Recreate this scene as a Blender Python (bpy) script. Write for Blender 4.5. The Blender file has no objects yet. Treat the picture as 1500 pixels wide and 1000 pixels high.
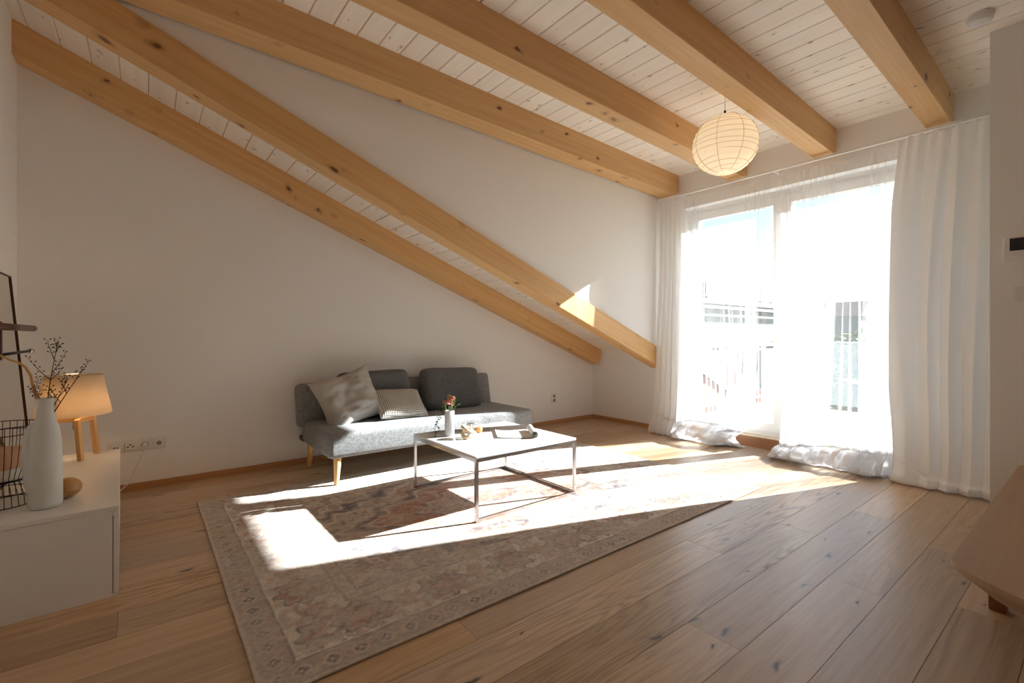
import bpy, bmesh, math, random
import numpy as np
from mathutils import Vector, Matrix, Euler
random.seed(7)
rng = np.random.default_rng(7)
scene = bpy.context.scene
col = scene.collection

# ------------------------------------------------------------------ camera
TH = math.radians(52.0)
cam_data = bpy.data.cameras.new('camera')
cam = bpy.data.objects.new('camera', cam_data)
col.objects.link(cam)
cam_data.sensor_width = 36.0
cam_data.lens = 36.0 * 690.0 / 1500.0
cam_data.shift_y = -(500.0 - 490.6) / 1500.0
cam_data.clip_start = 0.05
cam_data.clip_end = 500
cam.location = (0, 0, 1.1)
cam.rotation_euler = (math.pi / 2, 0, TH - math.pi / 2)
scene.camera = cam

# ------------------------------------------------------------------ world, sun, exposure
world = bpy.data.worlds.new('world')
scene.world = world
world.use_nodes = True
wn = world.node_tree
bg = wn.nodes['Background']
sky = wn.nodes.new('ShaderNodeTexSky')
sky.sky_type = 'NISHITA'
sky.sun_disc = False
sky.sun_elevation = math.radians(27)
sky.sun_rotation = math.radians(90 + 18)
sky.air_density = 1.0
sky.dust_density = 0.6
sky.ozone_density = 1.3
wn.links.new(sky.outputs[0], bg.inputs[0])
bg.inputs[1].default_value = 0.05

SUN_TRAVEL = Vector((-0.848, 0.277, -0.454)).normalized()
sun_data = bpy.data.lights.new('sun_offscreen', 'SUN')
sun_data.energy = 7.0
sun_data.angle = math.radians(0.6)
sun_data.color = (0.96, 0.985, 1.0)
sun = bpy.data.objects.new('sun_offscreen', sun_data)
col.objects.link(sun)
sun.rotation_euler = SUN_TRAVEL.to_track_quat('-Z', 'Y').to_euler()
sun.location = (40, -13, 22)

vs = scene.view_settings
vs.view_transform = 'Standard'
vs.look = 'None'
vs.gamma = 1.0
vs.use_curve_mapping = False
vs.exposure = 2.45
scene.display_settings.display_device = 'sRGB'
scene.cycles.use_denoising = True
scene.cycles.max_bounces = 16
scene.cycles.diffuse_bounces = 12
scene.cycles.transparent_max_bounces = 32
scene.cycles.sample_clamp_indirect = 6.0
scene.cycles.caustics_reflective = False
scene.cycles.caustics_refractive = False

# ------------------------------------------------------------------ helpers
def srgb(r, g, b):
    def f(c):
        c /= 255.0
        return c / 12.92 if c <= 0.04045 else ((c + 0.055) / 1.055) ** 2.4
    return (f(r), f(g), f(b), 1.0)

class MB:
    def __init__(s):
        s.v = []; s.f = []
    def add(s, verts, faces):
        n = len(s.v)
        s.v.extend([tuple(map(float, p)) for p in verts])
        s.f.extend([tuple(int(i) + n for i in f) for f in faces])
        return s
    def box(s, x0, x1, y0, y1, z0, z1):
        v = [(x, y, z) for z in (z0, z1) for y in (y0, y1) for x in (x0, x1)]
        return s.add(v, [(0, 2, 3, 1), (4, 5, 7, 6), (0, 1, 5, 4), (2, 6, 7, 3), (0, 4, 6, 2), (1, 3, 7, 5)])
    def rbox(s, c, size, bev=0.01, seg=2, R=None, sub=0):
        bm = bmesh.new()
        bmesh.ops.create_cube(bm, size=1.0)
        for v in bm.verts:
            v.co = Vector((v.co.x * size[0], v.co.y * size[1], v.co.z * size[2]))
        if bev > 0:
            bmesh.ops.bevel(bm, geom=bm.edges[:], offset=bev, segments=seg, profile=0.5, affect='EDGES', clamp_overlap=True)
        if sub:
            bmesh.ops.subdivide_edges(bm, edges=bm.edges[:], cuts=sub, use_grid_fill=True)
        M = (R.to_4x4() if R is not None else Matrix.Identity(4))
        bm.verts.index_update()
        v = [(M @ q.co) + Vector(c) for q in bm.verts]
        f = [[q.index for q in p.verts] for p in bm.faces]
        bm.free()
        return s.add(v, f)
    def cyl(s, p0, p1, r0, r1=None, n=12, cap=True):
        r1 = r0 if r1 is None else r1
        p0, p1 = Vector(p0), Vector(p1)
        q = (p1 - p0).to_track_quat('Z', 'Y')
        v = []
        for p, r in ((p0, r0), (p1, r1)):
            for i in range(n):
                a = 2 * math.pi * i / n
                v.append(p + q @ Vector((r * math.cos(a), r * math.sin(a), 0)))
        f = [(i, (i + 1) % n, n + (i + 1) % n, n + i) for i in range(n)]
        if cap:
            f += [tuple(range(n - 1, -1, -1)), tuple(range(n, 2 * n))]
        return s.add(v, f)
    def tube(s, pts, r, n=8, closed=False, cap=True):
        pts = [Vector(p) for p in pts]
        m = len(pts)
        rr = r if hasattr(r, '__len__') else [r] * m
        v = []; up = None
        for i, p in enumerate(pts):
            a = pts[(i - 1) % m] if (closed or i > 0) else p
            b = pts[(i + 1) % m] if (closed or i < m - 1) else p
            t = (b - a).normalized()
            if up is None:
                up = t.orthogonal().normalized()
            up = (up - t * up.dot(t))
            up = up.normalized() if up.length > 1e-6 else t.orthogonal().normalized()
            w = t.cross(up)
            for k in range(n):
                an = 2 * math.pi * k / n
                v.append(p + (up * math.cos(an) + w * math.sin(an)) * rr[i])
        f = []
        for i in range(m if closed else m - 1):
            j = (i + 1) % m
            for k in range(n):
                l = (k + 1) % n
                f.append((i * n + k, i * n + l, j * n + l, j * n + k))
        if cap and not closed:
            f += [tuple(range(n - 1, -1, -1)), tuple(range((m - 1) * n, m * n))]
        return s.add(v, f)
    def lathe(s, prof, c=(0, 0, 0), n=32, cap=True, sx=1.0, sy=1.0):
        v = []
        for r, z in prof:
            for k in range(n):
                a = 2 * math.pi * k / n
                v.append((c[0] + r * math.cos(a) * sx, c[1] + r * math.sin(a) * sy, c[2] + z))
        f = []
        for i in range(len(prof) - 1):
            for k in range(n):
                l = (k + 1) % n
                f.append((i * n + k, i * n + l, (i + 1) * n + l, (i + 1) * n + k))
        if cap:
            f += [tuple(range(n - 1, -1, -1)), tuple(range((len(prof) - 1) * n, len(prof) * n))]
        return s.add(v, f)
    def grid(s, P):
        h, w = P.shape[:2]
        f = [(i * w + j, i * w + j + 1, (i + 1) * w + j + 1, (i + 1) * w + j) for i in range(h - 1) for j in range(w - 1)]
        return s.add(P.reshape(-1, 3), f)
    def xf(s, M):
        s.v = [tuple(M @ Vector(p)) for p in s.v]
        return s
    def build(s, name, mat, parent=None, origin=None, smooth=False, M=None):
        """world-space verts; the object sits at origin (or its parent's location)"""
        o0 = Vector(origin) if origin is not None else Vector((0, 0, 0))
        if parent is not None:
            p = parent
            while p is not None:
                o0 += p.location; p = p.parent
        me = bpy.data.meshes.new(name)
        me.from_pydata([(p[0] - o0.x, p[1] - o0.y, p[2] - o0.z) for p in s.v], [], s.f)
        me.validate(); me.update()
        if smooth:
            me.polygons.foreach_set('use_smooth', [True] * len(me.polygons))
        if mat is not None:
            me.materials.append(mat)
        ob = bpy.data.objects.new(name, me)
        col.objects.link(ob)
        if parent is not None:
            ob.parent = parent
        if origin is not None:
            ob.location = origin
        return ob

def smooth_angle(ob, deg=40):
    me = ob.data
    me.polygons.foreach_set('use_smooth', [True] * len(me.polygons))
    bm = bmesh.new(); bm.from_mesh(me)
    for e in bm.edges:
        if len(e.link_faces) == 2 and e.calc_face_angle(0) > math.radians(deg):
            e.smooth = False
    bm.to_mesh(me); bm.free()
    return ob

def empty(name, loc, label=None, cat=None, group=None):
    o = bpy.data.objects.new(name, None)
    o.empty_display_size = 0.1
    col.objects.link(o); o.location = loc
    return tag(o, label, cat, group)

def tag(o, label=None, cat=None, group=None, kind=None):
    if label: o['label'] = label
    if cat: o['category'] = cat
    if group: o['group'] = group
    if kind: o['kind'] = kind
    return o

def structure(o):
    o['kind'] = 'structure'; return o

# numpy value noise
def vnoise(x, y, seed=0):
    r = np.random.default_rng(seed)
    T = r.random((256, 256))
    xi = np.floor(x).astype(int); yi = np.floor(y).astype(int)
    fx = x - xi; fy = y - yi
    fx = fx * fx * fx * (fx * (fx * 6 - 15) + 10); fy = fy * fy * fy * (fy * (fy * 6 - 15) + 10)
    a = T[yi & 255, xi & 255]; b = T[yi & 255, (xi + 1) & 255]
    c = T[(yi + 1) & 255, xi & 255]; d = T[(yi + 1) & 255, (xi + 1) & 255]
    return (a * (1 - fx) + b * fx) * (1 - fy) + (c * (1 - fx) + d * fx) * fy
def fbm(x, y, seed=0, oct=4):
    s = 0; a = 0.5; t = 0
    for i in range(oct):
        s = s + a * vnoise(x * 2 ** i, y * 2 ** i, seed + i); t += a; a *= 0.5
    return s / t

# ------------------------------------------------------------------ materials
def newmat(name):
    m = bpy.data.materials.new(name); m.use_nodes = True
    nt = m.node_tree
    return m, nt, nt.nodes['Principled BSDF'], nt.nodes['Material Output']

def node(nt, typ, ins=None, **attrs):
    n = nt.nodes.new(typ)
    for k, v in attrs.items():
        setattr(n, k, v)
    for k, v in (ins or {}).items():
        if hasattr(v, 'is_linked') or isinstance(v, bpy.types.NodeSocket):
            nt.links.new(v, n.inputs[k])
        else:
            n.inputs[k].default_value = v
    return n

def ramp(nt, fac, stops):
    n = nt.nodes.new('ShaderNodeValToRGB')
    nt.links.new(fac, n.inputs[0])
    e = n.color_ramp.elements
    while len(e) > 1: e.remove(e[-1])
    e[0].position = stops[0][0]; e[0].color = stops[0][1]
    for p, c in stops[1:]:
        q = e.new(p); q.color = c
    return n.outputs[0]

def mix(nt, fac, a, b, blend='MIX'):
    n = nt.nodes.new('ShaderNodeMix'); n.data_type = 'RGBA'; n.blend_type = blend
    for s, v in ((n.inputs[0], fac), (n.inputs[6], a), (n.inputs[7], b)):
        if isinstance(v, bpy.types.NodeSocket): nt.links.new(v, s)
        else: s.default_value = v
    return n.outputs[2]

def math_(nt, op, a, b=None, c=None):
    n = nt.nodes.new('ShaderNodeMath'); n.operation = op
    for i, v in enumerate((a, b, c)):
        if v is None: continue
        if isinstance(v, bpy.types.NodeSocket): nt.links.new(v, n.inputs[i])
        else: n.inputs[i].default_value = v
    return n.outputs[0]

def bump(nt, bsdf, h, strength, dist=0.002):
    b = node(nt, 'ShaderNodeBump', {'Strength': strength, 'Distance': dist, 'Height': h})
    nt.links.new(b.outputs[0], bsdf.inputs['Normal'])

def plain(name, c, rough=0.5, metal=0.0, nscale=0, nstr=0.0, var=0.0, vscale=6, spec=None, coat=0.0):
    m, nt, b, _ = newmat(name)
    b.inputs['Base Color'].default_value = c
    b.inputs['Roughness'].default_value = rough
    b.inputs['Metallic'].default_value = metal
    if spec is not None: b.inputs['Specular IOR Level'].default_value = spec
    if coat: b.inputs['Coat Weight'].default_value = coat; b.inputs['Coat Roughness'].default_value = 0.05
    tc = node(nt, 'ShaderNodeTexCoord')
    if var:
        n = node(nt, 'ShaderNodeTexNoise', {'Vector': tc.outputs['Object'], 'Scale': vscale, 'Detail': 5.0})
        c2 = tuple(max(0, x * (1 - var)) for x in c[:3]) + (1,)
        c1 = tuple(min(1, x * (1 + var)) for x in c[:3]) + (1,)
        nt.links.new(ramp(nt, n.outputs[0], [(0.3, c2), (0.7, c1)]), b.inputs['Base Color'])
    if nscale:
        n = node(nt, 'ShaderNodeTexNoise', {'Vector': tc.outputs['Object'], 'Scale': nscale, 'Detail': 4.0})
        bump(nt, b, n.outputs[0], nstr)
    return m

def wood(name, light, mid, dark, along=1.2, across=28.0, axis=0, knots=0.0, knot_c=None, ring=0.35, ringscale=(0.5, 6.0),
         rough=0.5, tint=0.12, dims='3D', knot_scale=(1.0, 4.5), spec=0.4, bumps=0.15, knot_size=0.16):
    m, nt, b, _ = newmat(name)
    tc = node(nt, 'ShaderNodeTexCoord')
    oi = node(nt, 'ShaderNodeObjectInfo')
    off = node(nt, 'ShaderNodeVectorMath', {0: oi.outputs['Random'], 1: (37.0, 19.0, 11.0)}, operation='MULTIPLY')
    # Random is a float: feed through a combine so it spreads on all axes
    cx = node(nt, 'ShaderNodeCombineXYZ', {0: oi.outputs['Random'], 1: oi.outputs['Random'], 2: oi.outputs['Random']})
    nt.links.new(cx.outputs[0], off.inputs[0])
    p = node(nt, 'ShaderNodeVectorMath', {0: tc.outputs['Object'], 1: off.outputs[0]}, operation='ADD').outputs[0]
    def stretch(a, c):
        s = [c, c, c]; s[axis] = a
        return node(nt, 'ShaderNodeMapping', {'Vector': p, 'Scale': tuple(s)}).outputs[0]
    # fine grain
    g = node(nt, 'ShaderNodeTexNoise', {'Vector': stretch(along, across), 'Scale': 1.0, 'Detail': 7.0, 'Roughness': 0.65, 'Distortion': 0.3})
    big = node(nt, 'ShaderNodeTexNoise', {'Vector': stretch(ringscale[0], ringscale[1]), 'Scale': 1.0, 'Detail': 2.0, 'Distortion': 0.4})
    rr = math_(nt, 'SINE', math_(nt, 'ADD', math_(nt, 'MULTIPLY', big.outputs[0], 120.0), math_(nt, 'MULTIPLY', g.outputs[0], 2.5)))
    rr = math_(nt, 'MULTIPLY_ADD', rr, 0.5, 0.5)
    rr = math_(nt, 'POWER', rr, 2.0)
    fig = node(nt, 'ShaderNodeAttribute', attribute_type='OBJECT', attribute_name='figure')
    rf = math_(nt, 'ADD', ring, math_(nt, 'MULTIPLY', fig.outputs['Fac'], 0.75))
    pm = node(nt, 'ShaderNodeTexNoise', {'Vector': stretch(0.9, 3.0), 'Scale': 1.0, 'Detail': 1.0})
    rf = math_(nt, 'MULTIPLY', rf, math_(nt, 'MULTIPLY_ADD', math_(nt, 'SUBTRACT', pm.outputs[0], 0.38), 3.2, fig.outputs['Fac']))
    rf = math_(nt, 'MINIMUM', math_(nt, 'MAXIMUM', rf, 0.0), 0.9)
    c0 = ramp(nt, g.outputs[0], [(0.28, mid), (0.62, light)])
    c1 = mix(nt, math_(nt, 'MULTIPLY', rr, rf), c0, mid if ring < 0.3 else dark)
    # per-piece tint
    tv = node(nt, 'ShaderNodeHueSaturation', {'Color': c1, 'Hue': 0.5, 'Saturation': 1.0, 'Fac': 1.0})
    tn = node(nt, 'ShaderNodeTexWhiteNoise', {'W': oi.outputs['Random']}, noise_dimensions='1D')
    nt.links.new(math_(nt, 'MULTIPLY_ADD', tn.outputs[0], 2 * tint, 1.0 - tint), tv.inputs['Value'])
    tn2 = node(nt, 'ShaderNodeTexWhiteNoise', {'W': math_(nt, 'ADD', oi.outputs['Random'], 7.3)}, noise_dimensions='1D')
    nt.links.new(math_(nt, 'MULTIPLY_ADD', tn2.outputs[0], 1.5 * tint, 1.0 - 0.9 * tint), tv.inputs['Saturation'])
    out = tv.outputs[0]
    if knots > 0:
        s = [knot_scale[1]] * 3; s[axis] = knot_scale[0]
        nz = node(nt, 'ShaderNodeTexNoise', {'Vector': p, 'Scale': 9.0, 'Detail': 3.0})
        pj = node(nt, 'ShaderNodeVectorMath', {0: nz.outputs['Color'], 1: (0.12, 0.07, 0.07)}, operation='MULTIPLY').outputs[0]
        pp = node(nt, 'ShaderNodeVectorMath', {0: p, 1: pj}, operation='ADD').outputs[0]
        mp = node(nt, 'ShaderNodeMapping', {'Vector': pp, 'Scale': tuple(s)})
        vo = node(nt, 'ShaderNodeTexVoronoi', {'Vector': mp.outputs[0], 'Scale': 1.0}, voronoi_dimensions=dims)
        sel = math_(nt, 'GREATER_THAN', node(nt, 'ShaderNodeSeparateColor', {0: vo.outputs['Color']}).outputs[0], 1.0 - knots)
        sz = math_(nt, 'MULTIPLY_ADD', node(nt, 'ShaderNodeSeparateColor', {0: vo.outputs['Color']}).outputs[1], knot_size, knot_size * 0.35)
        rel = math_(nt, 'DIVIDE', vo.outputs['Distance'], sz)
        mk = ramp(nt, rel, [(0.0, (1, 1, 1, 1)), (0.34, (0.85, 0.85, 0.85, 1)), (0.55, (0.28, 0.28, 0.28, 1)), (1.0, (0, 0, 0, 1))])
        kf = math_(nt, 'MULTIPLY', mk, sel)
        out = mix(nt, kf, out, knot_c or dark)
    nt.links.new(out, b.inputs['Base Color'])
    b.inputs['Roughness'].default_value = rough
    b.inputs['Specular IOR Level'].default_value = spec
    bump(nt, b, g.outputs[0], bumps, 0.001)
    return m

M = {}
M['wall'] = plain('white_plaster', (0.86, 0.85, 0.835, 1), 0.92, nscale=140, nstr=0.06, spec=0.2)
M['beam'] = wood('spruce_beam', srgb(222, 182, 128), srgb(208, 158, 101), srgb(178, 124, 74), along=0.9, across=34, knots=0.8,
                 knot_c=srgb(98, 56, 32), ring=0.20, ringscale=(0.35, 7), rough=0.5, tint=0.05, knot_scale=(4.5, 6.5), knot_size=0.24)
M['cboard'] = wood('whitewashed_pine', srgb(246, 241, 232), srgb(240, 231, 219), srgb(220, 204, 186), along=1.0, across=30, axis=1,
                   knots=0.4, knot_c=srgb(186, 168, 150), ring=0.12, ringscale=(0.35, 7), rough=0.6, tint=0.04, dims='2D', knot_scale=(5.0, 9.0), knot_size=0.13)
M['cback'] = plain('board_groove_brown', srgb(186, 138, 96), 0.8)
M['plank'] = wood('oiled_oak_plank', srgb(196, 168, 136), srgb(176, 145, 111), srgb(128, 99, 72), along=1.6, across=42, knots=0.6,
                  knot_c=srgb(62, 50, 44), ring=0.30, ringscale=(0.55, 7.5), rough=0.36, tint=0.18, dims='2D', knot_scale=(1.7, 6.0), knot_size=0.085, spec=0.62, bumps=0.25)
M['subfloor'] = plain('dark_subfloor', srgb(60, 40, 28), 0.9)
M['base'] = wood('oak_baseboard', srgb(190, 142, 96), srgb(172, 122, 78), srgb(140, 92, 56), along=1.2, across=60, ring=0.15, rough=0.45, tint=0.03)
M['stepwood'] = wood('oak_step', srgb(170, 120, 80), srgb(148, 100, 64), srgb(112, 72, 44), along=1.2, across=50, axis=1, ring=0.15, rough=0.5, tint=0.03)
M['white'] = plain('white_lacquer', (0.80, 0.79, 0.77, 1), 0.35)
M['winframe'] = plain('white_window_frame', (0.80, 0.79, 0.77, 1), 0.4)
M['pane_edge'] = plain('grey_gasket', srgb(90, 90, 90), 0.6)
M['black'] = plain('black_metal', srgb(22, 20, 19), 0.5, 0.3)
M['chrome'] = plain('brushed_steel', (0.55, 0.55, 0.56, 1), 0.22, 1.0, var=0.1, vscale=3)
M['grille'] = plain('beige_grille', srgb(226, 210, 188), 0.5)
M['deck'] = wood('weathered_deck', srgb(190, 180, 166), srgb(174, 164, 149), srgb(142, 131, 116), along=1.0, across=40, axis=1, ring=0.15, tint=0.06, rough=0.8)

def glass_mat(name='window_glass', tint=(0.93, 0.95, 0.95, 1)):
    m, nt, b, out = newmat(name)
    nt.nodes.remove(b)
    tr = node(nt, 'ShaderNodeBsdfTransparent', {'Color': tint})
    gl = node(nt, 'ShaderNodeBsdfGlossy', {'Color': (1, 1, 1, 1), 'Roughness': 0.0})
    fr = node(nt, 'ShaderNodeFresnel', {'IOR': 1.45})
    gm = node(nt, 'ShaderNodeNewGeometry')
    front = math_(nt, 'SUBTRACT', 1.0, gm.outputs['Backfacing'])
    mx = node(nt, 'ShaderNodeMixShader', {0: math_(nt, 'MULTIPLY', math_(nt, 'MULTIPLY', fr.outputs[0], 0.9), front), 1: tr.outputs[0], 2: gl.outputs[0]})
    nt.links.new(mx.outputs[0], out.inputs[0])
    return m
M['glass'] = glass_mat()

def cloth_mat(name, c, open_, transl, streak=0.0, streak_scale=(300, 2, 2)):
    """woven fabric: open_ = share of holes, transl = share of light scattered through the threads"""
    m, nt, b, out = newmat(name)
    nt.nodes.remove(b)
    df = node(nt, 'ShaderNodeBsdfDiffuse', {'Color': c, 'Roughness': 0.5})
    tl = node(nt, 'ShaderNodeBsdfTranslucent', {'Color': c})
    a = node(nt, 'ShaderNodeMixShader', {0: transl, 1: df.outputs[0], 2: tl.outputs[0]})
    if open_ > 0:
        tr = node(nt, 'ShaderNodeBsdfTransparent', {'Color': (1, 1, 1, 1)})
        f = 1.0 - open_
        if streak:
            tc = node(nt, 'ShaderNodeUVMap')
            mp = node(nt, 'ShaderNodeMapping', {'Vector': tc.outputs[0], 'Scale': streak_scale})
            n = node(nt, 'ShaderNodeTexNoise', {'Vector': mp.outputs[0], 'Scale': 1.0, 'Detail': 3.0})
            f = math_(nt, 'ADD', 1.0 - open_ - streak * 0.5, math_(nt, 'MULTIPLY', n.outputs[0], streak))
        a = node(nt, 'ShaderNodeMixShader', {0: f, 1: tr.outputs[0], 2: a.outputs[0]})
    nt.links.new(a.outputs[0], out.inputs[0])
    return m
M['sheer'] = cloth_mat('sheer_voile', (0.90, 0.90, 0.90, 1), 0.865, 0.23, 0.10, (60, 1.5, 1))
M['sheer_hem'] = cloth_mat('bunched_voile', (0.88, 0.88, 0.89, 1), 0.38, 0.35)
M['drape'] = cloth_mat('white_drape', (0.96, 0.965, 0.97, 1), 0.0, 0.12)
M['drape_l'] = cloth_mat('white_drape_thin', (0.92, 0.92, 0.92, 1), 0.04, 0.28)
M['paper'] = cloth_mat('rice_paper', (0.90, 0.87, 0.81, 1), 0.0, 0.45)
M['lshade'] = cloth_mat('linen_shade', (0.80, 0.71, 0.60, 1), 0.0, 0.55)

# ------------------------------------------------------------------ room measures
XL, XW, YB, YR = -0.637, 4.731, 4.304, -3.2
XP = 4.0                      # face of the partition
YP = 0.462                    # its free end
SD = 0.040                    # dormer roof slope
SS = 0.397                    # main roof slope
def zd(x): return 2.885 + SD * (XW - x)       # underside of the boards
def zs(x): return 0.905 + SS * (XW - x)
YC = 3.215                    # dormer cheek wall

# ---- floor: slab with planks as parts
fl = structure(MB().box(XL - 0.2, XW + 0.02, YR - 0.2, YB + 0.2, -0.15, -0.018).build('floor', M['subfloor']))
def chamfer_box(x0, x1, y0, y1, z0, z1, c=0.0008):
    mb = MB()
    v = [(x0, y0, z0), (x1, y0, z0), (x1, y1, z0), (x0, y1, z0),
         (x0, y0, z1 - c), (x1, y0, z1 - c), (x1, y1, z1 - c), (x0, y1, z1 - c),
         (x0 + c, y0 + c, z1), (x1 - c, y0 + c, z1), (x1 - c, y1 - c, z1), (x0 + c, y1 - c, z1)]
    f = [(3, 2, 1, 0), (8, 9, 10, 11)]
    for i in range(4):
        j = (i + 1) % 4
        f += [(i, j, 4 + j, 4 + i), (4 + i, 4 + j, 8 + j, 8 + i)]
    return mb.add(v, f)
PW = 0.2045
known = {5: [0.15, 2.296], 4: [0.4, 2.93], 3: [1.641, 3.50], 2: [0.1, 2.45], 1: [1.05, 3.2], 0: [0.6, 2.6], 6: [0.953, 3.05], 7: [1.9, 3.9], 8: [0.35, 2.7]}
k = -16
while 0.19 + k * PW < YB:
    y0 = max(0.19 + (k - 1) * PW + PW, YR); y1 = min(0.19 + (k + 1) * PW, YB)
    kk = k  # row k spans seam k .. k+1
    js = known.get(kk - 0)
    row_key = kk
    if row_key in known:
        js = known[row_key]
    else:
        s0 = XL + 0.3 + random.random() * 1.7
        js = [s0 + i * 2.2 for i in range(3) if s0 + i * 2.2 < XW - 0.2]
    xs = [XL] + list(js) + [XW + 0.01]
    for a, b_ in zip(xs[:-1], xs[1:]):
        cx = (a + b_) / 2; cy = (y0 + y1) / 2
        o = MB().box(a + 0.0006, b_ - 0.0006, y0 + 0.0009, y1 - 0.0009, -0.018, 0.0).build('plank', M['plank'], fl)
        o.location = (cx, cy, 0)
        me = o.data
        for v in me.vertices: v.co.x -= cx; v.co.y -= cy
        o['figure'] = 0.85 if (kk == 5 and a > 2.0) else (0.35 if random.random() < 0.3 else 0.0)
    k += 1

# ---- walls
structure(MB().box(XL - 0.2, XW + 0.3, YB, YB + 0.2, -0.15, 3.6).build('wall_back', M['wall']))
structure(MB().box(XL - 0.2, XL, YR - 0.2, YB, -0.15, 3.6).build('wall_left', M['wall']))
# window wall: window opening Y 0.93..2.97, z 0..2.50 and the low end under the main roof
WY0, WY1, WZ1 = 0.83, 2.96, 2.50
ww = MB()
ww.box(XW, XW + 0.3, WY1, YB, -0.15, 3.2)
ww.box(XW, XW + 0.3, YR - 0.2, WY0, -0.15, 3.2)
ww.box(XW, XW + 0.3, WY0, WY1, WZ1, 3.2)
ww.box(XW + 0.02, XW + 0.3, WY0, WY1, -0.15, 0.02)
structure(ww.build('wall_right', M['wall']))
structure(MB().box(XP, XP + 0.15, YR - 0.1, YP, -0.15, 3.2).build('wall_front', M['wall']))
# dormer cheek: the triangle between the two roofs, above the second rafter
ck = MB()
xa, xb = XL, XW
ck.add([(xa, YC, zs(xa) - 0.005), (xb, YC, zs(xb) - 0.005), (xb, YC, 3.3), (xa, YC, 3.3),
        (xa, YC + 0.12, zs(xa) - 0.005), (xb, YC + 0.12, zs(xb) - 0.005), (xb, YC + 0.12, 3.3), (xa, YC + 0.12, 3.3)],
       [(0, 1, 2, 3), (7, 6, 5, 4), (0, 4, 5, 1), (3, 2, 6, 7), (0, 3, 7, 4), (1, 5, 6, 2)])
structure(ck.build('wall_cheek', M['wall']))
structure(MB().box(XL, XP + 0.15, YR - 0.2, YR, -0.15, 3.4).build('wall_rear', M['wall']))

# ---- baseboards
structure(MB().box(XL, XW, YB - 0.014, YB, 0, 0.045).build('baseboard_back', M['base']))
structure(MB().box(XW - 0.014, XW, WY1 + 0.02, YB - 0.014, 0, 0.045).build('baseboard_right', M['base']))
structure(MB().box(XL, XL + 0.014, YR, YB - 0.014, 0, 0.045).build('baseboard_left', M['base']))

# ---- ceilings: backing slab with boards as parts
def roof(name, y0, y1, zf, slope, x0, x1, pitch=0.148, phase=0.0):
    ang = math.atan(slope)
    cm = MB()
    cm.add([(x0, y0, zf(x0) + 0.007), (x1, y0, zf(x1) + 0.007), (x1, y1, zf(x1) + 0.007), (x0, y1, zf(x0) + 0.007),
            (x0, y0, zf(x0) + 0.2), (x1, y0, zf(x1) + 0.2), (x1, y1, zf(x1) + 0.2), (x0, y1, zf(x0) + 0.2)],
           [(0, 1, 2, 3), (7, 6, 5, 4), (0, 4, 5, 1), (1, 5, 6, 2), (2, 6, 7, 3), (3, 7, 4, 0)])
    c = structure(cm.build(name, M['cback']))
    # one board mesh, shared: local x across, y along, top at 0, underside at -0.018
    w = pitch * 1.0 / math.cos(ang) - 0.0035
    L = y1 - y0
    bmx = MB()
    ch = 0.004
    bmx.add([(-w / 2, -L / 2, 0), (w / 2, -L / 2, 0), (w / 2, L / 2, 0), (-w / 2, L / 2, 0),
             (-w / 2, -L / 2, -0.012), (w / 2, -L / 2, -0.012), (w / 2, L / 2, -0.012), (-w / 2, L / 2, -0.012),
             (-w / 2 + ch, -L / 2, -0.018), (w / 2 - ch, -L / 2, -0.018), (w / 2 - ch, L / 2, -0.018), (-w / 2 + ch, L / 2, -0.018)],
            [(0, 1, 2, 3), (8, 11, 10, 9), (0, 4, 5, 1), (1, 5, 6, 2), (2, 6, 7, 3), (3, 7, 4, 0),
             (4, 8, 9, 5), (5, 9, 10, 6), (6, 10, 11, 7), (7, 11, 8, 4)])
    first = None
    x = x0 + phase
    while x < x1 + pitch / 2:
        xc = x
        if xc - pitch / 2 < x0 - 0.1: x += pitch; continue
        if first is None:
            o = bmx.build('ceiling_board', M['cboard'], c); first = o
        else:
            o = first.copy(); col.objects.link(o); o.parent = c
        o.location = (xc, (y0 + y1) / 2, zf(xc) + 0.0185)
        o.rotation_euler = (0, ang, 0)
        x += pitch
    return c
roof('ceiling', YR - 0.1, YC + 0.01, zd, SD, XL - 0.05, XW + 0.08, phase=0.068)
roof('ceiling', YC + 0.115, YB + 0.02, zs, SS, XL - 0.05, XW + 0.08, phase=0.05)

# ---- beams
def beam(y0, y1, zf, slope, depth, x0, x1, label):
    ang = math.atan(slope)
    L = (x1 - x0) / math.cos(ang)
    mb = MB().rbox((0, 0, -depth * math.cos(ang) / 2), (L, y1 - y0, depth * math.cos(ang)), 0.003, 1)
    o = mb.build('ceiling_beam', M['beam'])
    xc = (x0 + x1) / 2
    o.location = (xc, (y0 + y1) / 2, zf(xc) + 0.004)
    o.rotation_euler = (0, ang, 0)
    tag(o, label, 'beam')
    return smooth_angle(o, 30)
BX0, BX1 = XL + 0.004, XW - 0.002
beam(4.15, YB + 0.0, zs, SS, 0.212, BX0, XW + 0.02, 'knotty spruce rafter running flush along the long white back wall')
beam(3.19, 3.34, zs, SS, 0.212, BX0, XW + 0.02, 'knotty spruce rafter carrying the white triangular cheek wall above it')
beam(3.01, 3.20, zd, SD, 0.235, BX0, BX1, 'spruce ceiling beam lying against the top of the white cheek wall')
beam(2.25, 2.41, zd, SD, 0.235, BX0, BX1, 'spruce ceiling beam next to the cheek wall beam, ending behind the paper lantern')
beam(1.485, 1.635, zd, SD, 0.235, BX0, BX1, 'spruce ceiling beam with cracks whose end meets the wall above the window middle')
beam(0.735, 0.88, zd, SD, 0.235, BX0, BX1, 'pale spruce ceiling beam ending above the thick white curtain')

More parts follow.
